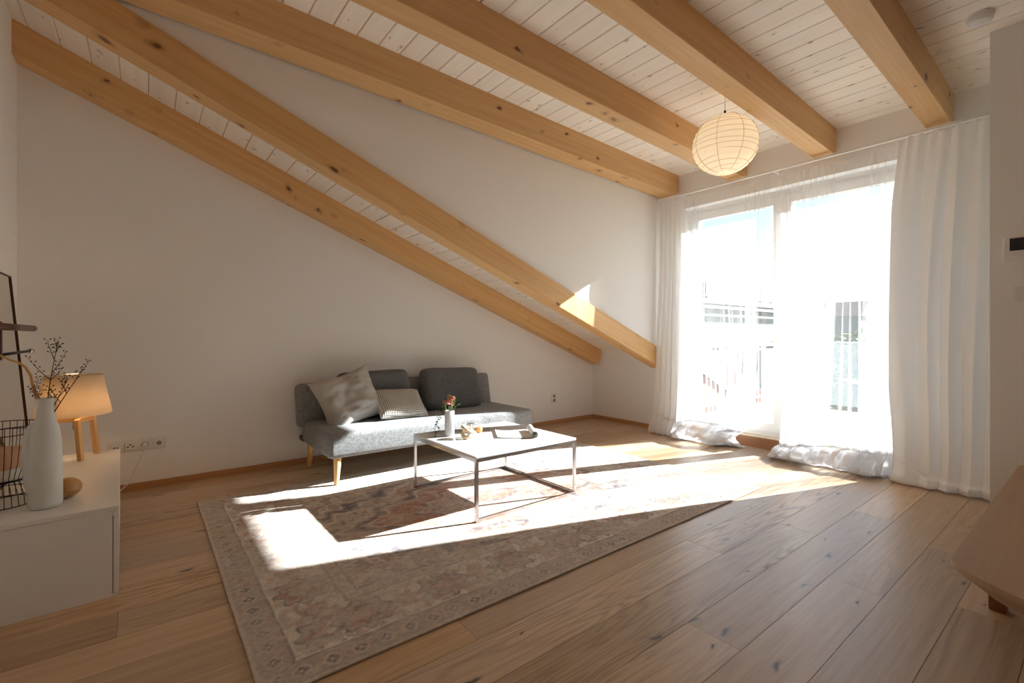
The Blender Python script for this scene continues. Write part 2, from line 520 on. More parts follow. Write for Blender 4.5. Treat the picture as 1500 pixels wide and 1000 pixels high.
# ------------------------------------------------------------------ window_1 (door pair), step and grille
GX = 4.87
win = structure(MB().box(GX - 0.03, GX + 0.05, WY0, WY1, 2.44, WZ1).box(GX - 0.03, GX + 0.05, WY0, WY1, 0.11, 0.15)
                .box(GX - 0.03, GX + 0.05, WY0, WY0 + 0.05, 0.15, 2.44).box(GX - 0.03, GX + 0.05, WY1 - 0.05, WY1, 0.15, 2.44)
                .build('window_1', M['winframe']))
for (a, b_) in ((WY0 + 0.05, 1.965), (1.965, WY1 - 0.05)):
    s = MB()
    fw = 0.08
    s.box(GX - 0.045, GX + 0.03, a, a + fw, 0.15, 2.44).box(GX - 0.045, GX + 0.03, b_ - fw, b_, 0.15, 2.44)
    s.box(GX - 0.045, GX + 0.03, a + fw, b_ - fw, 0.15, 0.235).box(GX - 0.045, GX + 0.03, a + fw, b_ - fw, 2.36, 2.44)
    so = s.build('sash', M['winframe'], win)
    MB().box(GX - 0.008, GX + 0.008, a + fw, b_ - fw, 0.235, 2.36).build('pane', M['glass'], so)
MB().rbox((GX - 0.06, 1.99, 1.12), (0.018, 0.03, 0.14), 0.004, 1).cyl((GX - 0.055, 1.99, 1.12), (GX - 0.09, 1.99, 1.12), 0.009).rbox((GX - 0.09, 1.99, 1.07), (0.016, 0.02, 0.13), 0.005, 2).build('door_handle', M['white'], win)
# oak step with convector grille
st = empty('window_step', (XW - 0.02, (WY0 + WY1) / 2, 0), 'low oak step with a pale slatted heating grille under the glass doors', 'step')
MB().box(XW - 0.022, XW, WY0, WY1, 0.0, 0.105).build('riser', M['stepwood'], st)
MB().box(XW, XW + 0.11, WY0, WY1, 0.02, 0.085).build('duct', M['black'], st)
gf = MB().box(XW - 0.022, XW - 0.008, WY0, WY1, 0.105, 0.113).box(XW + 0.098, XW + 0.112, WY0, WY1, 0.085, 0.113).build('grille_frame', M['grille'], st)
slat0 = None
ns = 88
for i in range(ns):
    y = WY0 + 0.012 + i * (WY1 - WY0 - 0.024) / (ns - 1)
    if slat0 is None:
        slat0 = MB().box(XW - 0.008, XW + 0.098, y - 0.005, y + 0.005, 0.098, 0.112).build('grille_slat', M['grille'], st)
        y_first = y
    else:
        o = slat0.copy(); col.objects.link(o); o.parent = st; o.location = (0, y - y_first, 0)
# inner sill tile behind grille is the frame itself
structure(MB().box(XW + 0.11, GX - 0.03, WY0, WY1, 0.02, 0.11).build('trim_1', M['winframe']))

#@@PART2
# ------------------------------------------------------------------ curtains
def curtain(name, label, mat, yl, yr, x0, ztop, nf, ampx, ampy, seed, bulge=0.0, hstart=0.02, drift=0.0, warp=None, top_flat=0.25, rows=64, per=16, irr=1.0, head=0, hem=None):
    """hanging cloth: s runs along the width, l down the cloth; the foot billows into the room and tucks under"""
    W = nf * per
    s = np.linspace(0, 1, W + 1)
    nb_ = 22 if bulge > 0 else 0
    nr = rows + nb_
    S, K = np.meshgrid(s, np.arange(nr))
    Hs = hstart * (0.55 + 0.9 * vnoise(S * nf * 0.45 + 2, S * 0, seed + 8))
    down = np.clip(K / (rows - 1), 0, 1)
    Z = ztop - (ztop - Hs) * down
    t = (ztop - Z) / ztop
    ph = 2 * np.pi * nf * S + irr * (3.2 * (vnoise(S * nf * 0.55 + 3.1, S * 0 + 0.5, seed) - 0.5) + 2.0 * (vnoise(S * nf * 0.4, t * 1.1 + 5, seed + 1) - 0.5) * t)
    A = top_flat + (1 - top_flat) * np.clip(t * 2.0, 0, 1) ** 0.8
    am = 0.25 + 1.5 * vnoise(S * nf * 0.8 + 11, t * 0.7, seed + 2) ** 1.3
    g = warp(S, t) if warp else S
    YL = np.vectorize(yl)(t); YR_ = np.vectorize(yr)(t)
    sg = np.sign(YR_ - YL)
    Y = YL + (YR_ - YL) * g + drift * (vnoise(S * 4.2 + 1, S * 0 + 2, seed + 3) - 0.5) * t ** 1.5 * np.sin(np.pi * S)
    X = np.vectorize(x0)(t) + ampx * A * am * np.sin(ph) + 0.010 * (fbm(S * nf * 0.9, t * 2.5, seed + 4, 2) - 0.5)
    Y = Y + sg * ampy * A * am * np.sin(2 * ph) * 0.5
    if head:
        hm = np.clip(1 - t / 0.05, 0, 1) * 0.5 + np.clip(1 - t / 0.25, 0, 1) * 0.5
        X = X + 0.016 * hm * np.sin(2 * np.pi * head * S)
        Z = Z + np.where(K == 0, 0.010 * np.cos(2 * np.pi * head * S), 0)
    if bulge > 0:
        q = np.clip((K - rows + 1) / nb_, 0, 1)
        n1 = vnoise(S * nf * 0.35 + 7, q * 1.2, seed + 6); n2 = fbm(S * nf * 0.9 + 2, q * 3 + 9, seed + 7, 3)
        B = bulge * (0.35 + 1.3 * n1)
        th = q * np.pi * 1.15
        X = X - B * np.sin(np.minimum(th, np.pi)) ** 0.8 * (0.75 + 0.5 * n2) + np.where(th > np.pi, (th - np.pi) * 0.06, 0)
        # let the lower cloth lean out before the billow so that the curve is smooth
        X = X - 0.35 * B * np.clip((down - 0.80) / 0.20, 0, 1) ** 2
        Z = np.where(q > 0, np.maximum(Hs * (1 + np.cos(np.minimum(th, np.pi))) / 2 + 0.018 * (n2 - 0.4) * np.sin(np.minimum(th, np.pi)), 0.003 + 0.01 * n2 * q), Z)
        Y = Y + (n2 - 0.5) * 0.05 * q
    P = np.stack([X, Y, np.maximum(Z, 0.003)], -1)
    cut = rows - 2
    mb = MB().grid(P[:cut + 1] if hem else P)
    cy = float(P[..., 1].mean())
    o = mb.build(name, mat, origin=(float(P[0, :, 0].mean()), cy, 0), smooth=True)
    uv = o.data.uv_layers.new(name='UVMap')
    w = W + 1
    idx = np.zeros(len(o.data.loops), dtype=np.int32); o.data.loops.foreach_get('vertex_index', idx)
    uvs = np.stack([(idx % w) / W * 1.0 * nf / 10.0, (idx // w) / nr], -1).astype(np.float32)
    uv.data.foreach_set('uv', uvs.ravel())
    if hem:      # the surplus cloth lies bunched, layer on layer
        MB().grid(P[cut:]).build('bunched_hem', hem, o, smooth=True)
    tag(o, label, 'curtain')
    return o

def lerp(a, b, t): return a + (b - a) * t
CX = 4.60
# thin white drape in the far corner
curtain('curtain', 'white opaque curtain gathered beside the white cheek wall', M['drape_l'],
        lambda t: lerp(3.15, 3.20, t), lambda t: lerp(2.86, 2.80, t), lambda t: lerp(CX + 0.01, 4.565, t), 2.60, 5, 0.030, 0.030, 21, bulge=0.06, hstart=0.22, head=8)
def sheer_edge_l(t):  # right edge of the first sheer is tucked back near the floor
    return 1.99 + 0.02 * t + 0.30 * max(0, (t - 0.60) / 0.40) ** 1.7
curtain('sheer_curtain', 'sheer white voile curtain over the door pane next to the far white curtain, hem bunched', M['sheer'],
        lambda t: lerp(2.90, 2.88, t), sheer_edge_l, lambda t: 4.645 + 0.01 * t, 2.575, 10, 0.028, 0.075, 33, bulge=0.14, hstart=0.15, drift=0.22, head=22, hem=M['sheer_hem'])
curtain('sheer_curtain', 'sheer white voile curtain over the door pane beside the thick white curtain', M['sheer'],
        lambda t: lerp(1.93, 1.90, t), lambda t: lerp(1.0, 1.03, t), lambda t: 4.65 - 0.0 * t, 2.575, 11, 0.032, 0.085, 47, bulge=0.15, hstart=0.13, drift=0.30, head=26, hem=M['sheer_hem'],
        warp=lambda S, t: 0.80 * S + 0.20 * (0.5 - 0.5 * np.cos(np.pi * S)))
curtain('curtain', 'thick white floor length curtain hanging against the partition wall', M['drape'],
        lambda t: 1.02 + 0.07 * math.sin(math.pi * min(1, t * 1.05)) + 0.02 * t, lambda t: lerp(0.40, 0.42, t), lambda t: lerp(4.585, 4.50, t) - 0.09 * max(0, (t - 0.8) / 0.2) ** 2, 2.600, 5, 0.027, 0.012, 71, bulge=0.05, hstart=0.12, top_flat=0.3, per=34, irr=1.9, head=9)
# rail
ro = MB().box(4.585, 4.615, 0.47, 3.19, 2.615, 2.635)
rail = ro.build('curtain_rail', M['white'], origin=(4.6, 1.8, 2.615)); tag(rail, 'slim white curtain rail mounted above the glass doors', 'rail')
bk0 = None
for y in (0.9, 1.95, 2.9):
    MB().box(4.60, XW + 0.001, y - 0.012, y + 0.012, 2.617, 2.63).build('rail_bracket', M['white'], rail)

# ------------------------------------------------------------------ rug
def make_rug():
    x0, x1, y0, y1 = 0.275, 3.485, 1.56, 3.69
    nx, ny = 560, 372
    xs = np.linspace(x0, x1, nx); ys = np.linspace(y0, y1, ny)
    Xg, Yg = np.meshgrid(xs, ys)
    u = np.abs(Xg - (x0 + x1) / 2); v = np.abs(Yg - (y0 + y1) / 2)
    a, b = (x1 - x0) / 2, (y1 - y0) / 2
    # slightly hand-woven: warp coordinates
    wu = u + 0.012 * (fbm(Xg * 9, Yg * 9, 5, 3) - 0.5); wv = v + 0.012 * (fbm(Xg * 9 + 50, Yg * 9, 6, 3) - 0.5)
    d = np.minimum(a - wu, b - wv)
    C = lambda r, g, b_: np.array(srgb(r, g, b_)[:3])
    cream, taupe, terra, slate, rose, sand = C(226, 217, 205), C(172, 160, 149), C(180, 132, 110), C(92, 94, 108), C(196, 166, 150), C(204, 193, 180)
    img = np.empty(Xg.shape + (3,)); img[:] = sand
    def put(mask, c, k=1.0):
        m = np.clip(mask, 0, 1)[..., None] * k
        img[:] = img * (1 - m) + c * m
    def band(f, c0, w, soft=0.5):     # soft contour line of a scalar field
        return np.clip(1 - np.abs(f - c0) / w, 0, 1) ** soft
    # ornamental scalar fields, mirrored so that the four quarters match
    qx, qy = wu * 1.0, wv * 1.0
    n1 = fbm(qx * 8.2 + 1.3 * fbm(qx * 3, qy * 3, 9, 2), qy * 8.2 + 1.1 * fbm(qx * 3 + 9, qy * 3, 10, 2), 11, 3)
    n2 = fbm(qx * 17, qy * 17, 15, 3)
    n3 = fbm(qx * 36 + 4, qy * 36, 19, 2)
    wear = fbm(Xg * 3.1, Yg * 3.1, 27, 5); wear2 = fbm(Xg * 16, Yg * 40, 29, 3)
    # field
    field = (d > 0.44)
    put(field * 1.0, terra, 0.85)
    put(field * (n1 > 0.54), sand, 0.65)
    put(field * band(n1, 0.54, 0.015), slate, 0.55)
    put(field * (n3 > 0.60) * (n2 > 0.45), cream, 0.55)
    put(field * (n3 < 0.36) * (n2 < 0.55), slate, 0.5)
    # medallion: lobed hexagon with stepped outline
    ang = np.arctan2(wv * 1.75, wu); rad = np.hypot(wu, wv * 1.75)
    lob = 0.80 + 0.055 * np.cos(ang * 12) + 0.07 * np.cos(ang * 4)
    mf = rad / lob
    put((mf < 1.0) * field, terra, 0.9)
    put(band(mf, 1.0, 0.05) * field, slate, 0.8); put(band(mf, 0.93, 0.02) * field, cream, 0.7)
    put((mf < 0.88) * (n2 > 0.52) * 1.0, rose, 0.6)
    put((mf < 0.88) * band(n2, 0.52, 0.02), slate, 0.5)
    put(band(mf, 0.62, 0.03), slate, 0.6); put((mf < 0.6) * 1.0, sand, 0.65); put(band(mf, 0.55, 0.02), terra, 0.7)
    put((mf < 0.58) * (n3 > 0.55), terra, 0.6); put((mf < 0.5) * (n3 < 0.4), slate, 0.5)
    put((mf < 0.22) * 1.0, terra, 0.8); put(band(mf, 0.22, 0.03), slate, 0.7)
    # scalloped spandrels in the four corners: slate scroll band
    cu, cv = a - 0.44 - wu, b - 0.44 - wv
    sf = np.maximum(cu, 0) / 0.80 + np.maximum(cv, 0) / 0.42
    sc = sf + 0.09 * np.sin(np.arctan2(cv, cu) * 14) + 0.05 * np.sin(wu * 60) * 0.6
    put((sc < 1.0) * field, taupe, 0.9)
    put(band(sc, 1.0, 0.13) * field, slate, 0.85)
    put(band(sc, 1.17, 0.03) * field, cream, 0.8); put(band(sc, 0.83, 0.03) * field, cream, 0.75)
    put((sc < 0.85) * (n2 > 0.5) * field, cream, 0.65); put((sc < 0.85) * band(n2, 0.5, 0.02) * field, slate, 0.6)
    put((sc < 0.85) * (n3 > 0.58) * field, terra, 0.65)
    # main border 0.12 .. 0.38
    mb_ = (d > 0.125) & (d < 0.385)
    put(mb_ * 1.0, cream, 0.8)
    # arc length along the border for repeating rosettes
    along = np.where((a - wu) < (b - wv), wv, wu); dm = d - 0.255
    per = 0.36
    fa = (np.mod(along + 0.06, per) - per / 2)
    rr = np.hypot(fa, dm * 1.1); th = np.arctan2(dm, fa)
    ro_ = rr / (0.095 + 0.014 * np.cos(th * 8))
    put(mb_ * (ro_ < 1.15), taupe, 0.8); put(mb_ * band(ro_, 1.12, 0.10), slate, 0.75)
    put(mb_ * (ro_ < 0.85) * (n3 > 0.45), terra, 0.65); put(mb_ * band(ro_, 0.6, 0.08), slate, 0.6); put(mb_ * (ro_ < 0.35), rose, 0.8)
    fb = (np.mod(along + 0.06 + per / 2, per) - per / 2)
    vine = dm - 0.055 * np.sin(along * 2 * np.pi / per * 1.0)
    put(mb_ * band(vine, 0.0, 0.014), slate, 0.6); put(mb_ * (np.hypot(fb, dm) < 0.05 + 0.012 * np.cos(np.arctan2(dm, fb) * 6)), terra, 0.6)
    put(mb_ * (n2 > 0.56), taupe, 0.55); put(mb_ * band(n2, 0.56, 0.02), slate, 0.45); put(mb_ * (n3 > 0.62), terra, 0.5)
    # guard stripes
    gi = (d > 0.385) & (d < 0.445); put(gi * 1.0, sand, 1.0)
    put(gi * ((np.mod(along, 0.07) < 0.03) & (np.abs(d - 0.415) < 0.014)), terra, 0.7)
    for c0 in (0.385, 0.445, 0.122): put(band(d, c0, 0.008), slate, 0.65)
    put(band(d, 0.132, 0.006), cream, 0.8)
    go = d < 0.118; put(go * 1.0, taupe, 0.75); put(go * (n3 > 0.52), rose, 0.5)
    fg = np.mod(along, 0.095) - 0.0475; rg = np.hypot(fg, d - 0.065)
    put(go * (rg < 0.017 + 0.007 * np.cos(np.arctan2(d - 0.065, fg) * 4)), slate, 0.6); put(go * band(rg, 0.026, 0.005), cream, 0.45); put(go * (rg < 0.006), cream, 0.8)
    put((d < 0.014) * 1.0, sand, 0.9)
    # wear: abrasion lets the pale warp show
    put(np.clip((wear - 0.46) * 2.2, 0, 0.45), sand); put(np.clip((wear2 - 0.56) * 3.0, 0, 0.35), cream * 0.92)
    # distressed print: small scuffs let the ground colour through
    sc1 = fbm(Xg * 45, Yg * 45, 51, 3); sc2 = fbm(Xg * 7, Yg * 7, 55, 3)
    put(np.clip((sc1 + 0.5 * (sc2 - 0.5) - 0.50) * 9, 0, 1), C(196, 185, 172), 0.38)
    fine = fbm(Xg * 90, Yg * 90, 40, 2)
    img *= (0.82 + 0.36 * fine)[..., None]
    H = 0.009
    Zg = H + 0.0012 * (fbm(Xg * 40, Yg * 40, 33, 2) - 0.5) + 0 * Xg
    edge = 0.004 * (fbm(Xg * 6, Yg * 6, 35, 2) - 0.5)
    edgem = (d < 0.02)
    P = np.stack([Xg + np.where(edgem, edge, 0), Yg + np.where(edgem, edge, 0), Zg], -1).astype(np.float32)
    nv = nx * ny
    ii = (np.arange(ny - 1)[:, None] * nx + np.arange(nx - 1)[None]).ravel()
    quads = np.stack([ii, ii + 1, ii + nx + 1, ii + nx], -1)
    ring = np.concatenate([np.arange(nx), (np.arange(1, ny) * nx + nx - 1), (ny - 1) * nx + np.arange(nx - 2, -1, -1), np.arange(ny - 2, 0, -1) * nx])
    low = P.reshape(-1, 3)[ring].copy(); low[:, 2] = 0.001
    m = len(ring); j = np.arange(m); jn = (j + 1) % m
    side = np.stack([nv + j, nv + jn, ring[jn], ring[j]], -1)
    V = np.concatenate([P.reshape(-1, 3), low]); Fq = np.concatenate([quads, side]).astype(np.int32)
    o0 = np.array([(x0 + x1) / 2, (y0 + y1) / 2, 0], np.float32); V = V - o0
    me = bpy.data.meshes.new('rug')
    me.vertices.add(len(V)); me.vertices.foreach_set('co', V.ravel())
    me.loops.add(Fq.size); me.loops.foreach_set('vertex_index', Fq.ravel())
    me.polygons.add(len(Fq)); me.polygons.foreach_set('loop_start', np.arange(0, Fq.size, 4, dtype=np.int32)); me.polygons.foreach_set('loop_total', np.full(len(Fq), 4, np.int32))
    me.update(calc_edges=True); me.validate()
    at = me.color_attributes.new('dye', 'FLOAT_COLOR', 'POINT')
    cc = np.ones((len(V), 4), np.float32); cc[:nv, :3] = img.reshape(-1, 3); cc[nv:, :3] = C(140, 112, 88)
    at.data.foreach_set('color', cc.ravel())
    m_, nt, bs, _ = newmat('woven_rug')
    an = node(nt, 'ShaderNodeVertexColor', layer_name='dye')
    tc = node(nt, 'ShaderNodeTexCoord')
    n = node(nt, 'ShaderNodeTexNoise', {'Vector': tc.outputs['Object'], 'Scale': 420.0, 'Detail': 2.0})
    nt.links.new(mix(nt, 1.0, an.outputs[0], ramp(nt, n.outputs[0], [(0.3, (0.72, 0.72, 0.72, 1)), (0.7, (1.12, 1.12, 1.12, 1))]), 'MULTIPLY'), bs.inputs['Base Color'])
    bs.inputs['Roughness'].default_value = 0.95; bs.inputs['Specular IOR Level'].default_value = 0.15
    bs.inputs['Sheen Weight'].default_value = 0.1
    bump(nt, bs, n.outputs[0], 0.5, 0.002)
    me.materials.append(m_)
    o = bpy.data.objects.new('rug', me); col.objects.link(o); o.location = tuple(o0)
    me.polygons.foreach_set('use_smooth', [True] * len(me.polygons))
    tag(o, 'large faded oriental rug in terracotta, cream and slate on the oak floor', 'rug')
    return o
make_rug()

# ------------------------------------------------------------------ fabrics
def fabric(name, c1, c2, scale=260.0, strength=0.5, rough=0.95, melange=0.6):
    m, nt, b, _ = newmat(name)
    tc = node(nt, 'ShaderNodeTexCoord')
    def st(sx, sy, sz): return node(nt, 'ShaderNodeTexNoise', {'Vector': node(nt, 'ShaderNodeMapping', {'Vector': tc.outputs['Object'], 'Scale': (sx, sy, sz)}).outputs[0], 'Scale': 1.0, 'Detail': 3.0}).outputs[0]
    h = math_(nt, 'ADD', st(scale, scale * 0.15, scale * 0.15), st(scale * 0.15, scale, scale))
    f = math_(nt, 'MULTIPLY', h, 0.5)
    nt.links.new(ramp(nt, f, [(0.5 - 0.22 * melange, c1), (0.5 + 0.22 * melange, c2)]), b.inputs['Base Color'])
    b.inputs['Roughness'].default_value = rough; b.inputs['Specular IOR Level'].default_value = 0.2
    b.inputs['Sheen Weight'].default_value = 0.15
    bump(nt, b, f, strength, 0.002)
    return m
M['sofa'] = fabric('grey_melange_fabric', srgb(102, 102, 102), srgb(152, 153, 152))
M['cush_dark'] = fabric('charcoal_melange_fabric', srgb(78, 78, 79), srgb(112, 112, 112))
M['linen'] = fabric('light_grey_linen', srgb(170, 165, 158), srgb(192, 187, 180), 400, 0.2)
M['legwood'] = wood('beech_leg', srgb(226, 184, 126), srgb(212, 164, 104), srgb(180, 130, 80), along=2, across=60, axis=2, ring=0.15, tint=0.03)

def pillow(w, h, T, seed=0, n=34, pinch=0.07, pw=4.0, wrinkle=0.0, corner=0.0):
    u = np.linspace(-1, 1, n); U, V = np.meshgrid(u, u)
    U = np.sign(U) * (1 - (1 - np.abs(U)) ** 1.25); V = np.sign(V) * (1 - (1 - np.abs(V)) ** 1.25)
    x = w / 2 * U * (1 - pinch * (1 - V ** 2) * np.abs(U)); y = h / 2 * V * (1 - pinch * (1 - U ** 2) * np.abs(V))
    cr_ = 1 - corner * (np.abs(U) * np.abs(V)) ** 5
    x = x * cr_; y = y * cr_
    t = T / 2 * (np.clip((1 - np.abs(U) ** pw) * (1 - np.abs(V) ** pw), 0, 1)) ** 0.55
    wr = wrinkle * (fbm(U * 2.2 + 1.2 * V, V * 3.5, seed, 4) - 0.5) * (1 - np.abs(U) ** 6) * (1 - np.abs(V) ** 6)
    f = np.stack([x, y, t + wr], -1); b = np.stack([x, y, -t + wr * 0.3], -1)
    mb = MB().grid(f)
    k = len(mb.v); mb.add(b.reshape(-1, 3), [tuple(reversed([i * n + j, i * n + j + 1, (i + 1) * n + j + 1, (i + 1) * n + j])) for i in range(n - 1) for j in range(n - 1)])
    return mb
def pillow_frame(loc, lean, roll=0.0, yaw=0.0):
    ex = Vector((1, 0, 0)); ey = Vector((0, math.sin(lean), math.cos(lean))); ez = ex.cross(ey)
    R = Matrix((ex, ey, ez)).transposed().to_4x4()
    return Matrix.Translation(loc) @ Matrix.Rotation(yaw, 4, 'Z') @ R @ Matrix.Rotation(roll, 4, 'Z')
def weld(o, d=0.0004):
    bm = bmesh.new(); bm.from_mesh(o.data); bmesh.ops.remove_doubles(bm, verts=bm.verts[:], dist=d); bm.to_mesh(o.data); bm.free()
    o.data.polygons.foreach_set('use_smooth', [True] * len(o.data.polygons)); return o

# ------------------------------------------------------------------ sofa
sofa = empty('sofa', (2.0, 3.83, 0), 'dark grey fabric sofa bed with beech peg legs against the white back wall', 'sofa')
sb = MB().rbox((1.995, 3.81, 0.2975), (1.92, 0.74, 0.185), 0.038, 4, sub=0)
so = sb.build('seat', M['sofa'], sofa); smooth_angle(so, 50)
R = Matrix.Rotation(math.radians(-11), 3, 'X')
bb = MB().rbox((1.955, 4.165, 0.515), (1.93, 0.125, 0.36), 0.04, 4, R)
smooth_angle(bb.build('backrest', M['sofa'], sofa), 50)
MB().rbox((1.05, 4.19, 0.235), (0.03, 0.12, 0.035), 0.004, 1).build('hinge', M['black'], sofa)
MB().rbox((2.87, 4.19, 0.235), (0.03, 0.12, 0.035), 0.004, 1).build('hinge', M['black'], sofa)
for (x, y, dx, dy) in ((1.115, 3.50, -0.012, -0.012), (1.10, 4.13, -0.012, 0.02), (2.88, 3.50, 0.012, -0.012), (2.88, 4.13, 0.012, 0.02)):
    mb = MB(); c = Vector((x, y, 0)); mb.cyl((x + dx, y + dy, 0.009 if y < 3.69 else 0.0), (x, y, 0.212), 0.0165, 0.030, 20)
    smooth_angle(mb.build('leg', M['legwood'], sofa), 40)

def cushion(name, label, mat, w, h, T, loc, lean, roll=0, yaw=0, seed=1, wrinkle=0.0, pinch=0.07, pw=4.0, piping=None):
    mb = pillow(w, h, T, seed, wrinkle=wrinkle, pinch=pinch, pw=pw, corner=0.10 if pw > 5 else 0.0)
    o = mb.build(name, mat); weld(o)
    o.matrix_world = pillow_frame(Vector(loc), lean, roll, yaw)
    return tag(o, label, 'cushion')
cushion('back_cushion', 'charcoal back cushion half hidden by the two pale cushions', M['cush_dark'], 0.67, 0.42, 0.17, (1.61, 4.03, 0.585), math.radians(13), math.radians(1), 0, 3, 0.012, 0.03, 7)
cushion('back_cushion', 'charcoal back cushion standing alone behind the flower vase', M['cush_dark'], 0.66, 0.42, 0.17, (2.385, 4.02, 0.58), math.radians(20), math.radians(-1.5), 0, 4, 0.012, 0.03, 7)
cushion('throw_cushion', 'large light grey linen cushion slumped on the sofa end', M['linen'], 0.54, 0.47, 0.19, (1.345, 3.915, 0.572), math.radians(22), math.radians(16), math.radians(4), 8, 0.11, 0.13)

# textured lumbar cushion: knitted bobbles as fine relief
def knit_mat():
    m, nt, b, _ = newmat('cream_bobble_knit')
    tc = node(nt, 'ShaderNodeTexCoord')
    sx = node(nt, 'ShaderNodeSeparateXYZ', {0: tc.outputs['Object']})
    a = math_(nt, 'ABSOLUTE', math_(nt, 'SINE', math_(nt, 'MULTIPLY', sx.outputs[0], math.pi / 0.016)))
    c = math_(nt, 'ABSOLUTE', math_(nt, 'SINE', math_(nt, 'MULTIPLY', sx.outputs[1], math.pi / 0.0125)))
    h = math_(nt, 'MULTIPLY', a, c)
    nt.links.new(ramp(nt, h, [(0.04, srgb(120, 112, 104)), (0.25, srgb(208, 201, 191)), (1.0, srgb(228, 222, 212))]), b.inputs['Base Color'])
    b.inputs['Roughness'].default_value = 0.95
    bump(nt, b, h, 0.9, 0.008)
    return m
M['knit'] = knit_mat()
cushion('lumbar_cushion', 'cream bobble-knit lumbar cushion lying in front on the sofa seat', M['knit'], 0.44, 0.32, 0.14, (1.755, 3.83, 0.505), math.radians(50), math.radians(-4), math.radians(3), 9, 0.01, 0.06)

# ------------------------------------------------------------------ coffee table
M['ttop'] = plain('white_marble_lacquer', (0.70, 0.692, 0.675, 1), 0.12, var=0.04, vscale=3)
TX0, TX1, TY0, TY1, TZ = 1.518, 2.343, 2.282, 3.088, 0.394
ct = empty('coffee_table', ((TX0 + TX1) / 2, (TY0 + TY1) / 2, 0.009), 'square coffee table with glossy white top on thin steel frame', 'table')
smooth_angle(MB().rbox(((TX0 + TX1) / 2, (TY0 + TY1) / 2, TZ - 0.008), (TX1 - TX0, TY1 - TY0, 0.016), 0.0025, 2).build('tabletop', M['ttop'], ct), 30)
T = 0.018
ap = MB()
z0, z1 = TZ - 0.036, TZ - 0.016
ap.box(TX0, TX1, TY0, TY0 + T, z0, z1).box(TX0, TX1, TY1 - T, TY1, z0, z1).box(TX0, TX0 + T, TY0 + T, TY1 - T, z0, z1).box(TX1 - T, TX1, TY0 + T, TY1 - T, z0, z1)
ap.build('apron', M['chrome'], ct)
for x in (TX0, TX1 - T):
    for y in (TY0, TY1 - T):
        MB().box(x, x + T, y, y + T, 0.009, z0).build('leg', M['chrome'], ct)
MB().box(TX0 + T, TX1 - T, TY0, TY0 + T, 0.009, 0.009 + T).build('floor_rail', M['chrome'], ct)
MB().box(TX0 + T, TX1 - T, TY1 - T, TY1, 0.009, 0.009 + T).build('floor_rail', M['chrome'], ct)
MB().box(TX1 - T, TX1, TY0 + T, TY1 - T, 0.009, 0.009 + T).build('floor_rail', M['chrome'], ct)

# --- flower vase on the table
M['ceramic'] = plain('matt_white_ceramic', (0.74, 0.74, 0.735, 1), 0.55, nscale=60, nstr=0.05)
M['leafg'] = plain('fresh_green_leaf', srgb(92, 122, 52), 0.5, var=0.3, vscale=40)
M['leafd'] = plain('olive_leaf', srgb(70, 82, 40), 0.5, var=0.3, vscale=40)
M['stem'] = plain('green_brown_stem', srgb(84, 78, 48), 0.7)
M['petal'] = plain('dusty_rose_petal', srgb(214, 158, 138), 0.7, var=0.15, vscale=60)
M['petal2'] = plain('cream_petal', srgb(226, 206, 160), 0.7, var=0.12, vscale=60)
vx, vy = 1.69, 2.875
vase = empty('flower_vase', (vx, vy, TZ), 'slim white ribbed ceramic vase holding pink flowers on the coffee table', 'vase')
mb = MB(); n = 48
prof = [(0.029, 0), (0.033, 0.004), (0.033, 0.172), (0.031, 0.176), (0.029, 0.174), (0.029, 0.14)]
for r, z in prof:
    for k_ in range(n):
        a = 2 * math.pi * k_ / n
        rr = r * (1 + (0.025 * math.cos(a * 12) if 0.003 < z < 0.173 else 0))
        mb.v.append((vx + rr * math.cos(a), vy + rr * math.sin(a), TZ + z))
for i in range(len(prof) - 1):
    for k_ in range(n):
        l = (k_ + 1) % n; mb.f.append((i * n + k_, i * n + l, (i + 1) * n + l, (i + 1) * n + k_))
mb.f += [tuple(range(n - 1, -1, -1)), tuple(range((len(prof) - 1) * n, len(prof) * n))]
smooth_angle(mb.build('vase_body', M['ceramic'], vase), 50)

def leaf(mb, p, d, up, L, W):
    p, d, up = Vector(p), Vector(d).normalized(), Vector(up)
    s = d.cross(up); s = s.normalized() if s.length > 1e-4 else d.orthogonal().normalized()
    nrm = s.cross(d)
    pts = [p, p + d * L * 0.3 + s * W * 0.45 - nrm * 0.1 * W, p + d * L * 0.62 + s * W * 0.42, p + d * L - nrm * 0.15 * L,
           p + d * L * 0.62 - s * W * 0.42, p + d * L * 0.3 - s * W * 0.45 - nrm * 0.1 * W, p + d * L * 0.45 + nrm * 0.12 * W]
    mb.add(pts, [(0, 1, 6), (1, 2, 6), (2, 3, 6), (3, 4, 6), (4, 5, 6), (5, 0, 6)])
r_ = random.Random(3)
# blossoms: clusters of small petals, each blossom its own part
for bi, (dx, dy, dz, mt, sz) in enumerate(((-0.012, -0.006, 0.235, 'petal', 0.026), (0.012, 0.0, 0.252, 'petal', 0.027), (-0.030, 0.01, 0.232, 'petal', 0.022), (0.004, 0.012, 0.272, 'petal2', 0.018), (0.028, -0.006, 0.262, 'petal2', 0.016), (0.0, -0.02, 0.225, 'petal', 0.022))):
    b = MB(); c = Vector((vx + dx, vy + dy, TZ + dz))
    for i in range(26):
        d = Vector((r_.gauss(0, 1), r_.gauss(0, 1), r_.gauss(0.4, 0.8))).normalized()
        leaf(b, c + d * sz * 0.2, d, Vector((r_.random(), r_.random(), 1)), sz * 0.95, sz * 0.6)
    fb = b.build('blossom', M[mt], vase)
    MB().tube([(vx + dx * 0.2, vy + dy * 0.2, TZ + 0.13), (vx + dx * 0.7, vy + dy * 0.7, TZ + 0.19), tuple(c)], 0.0018, 5).build('stem', M['stem'], fb)
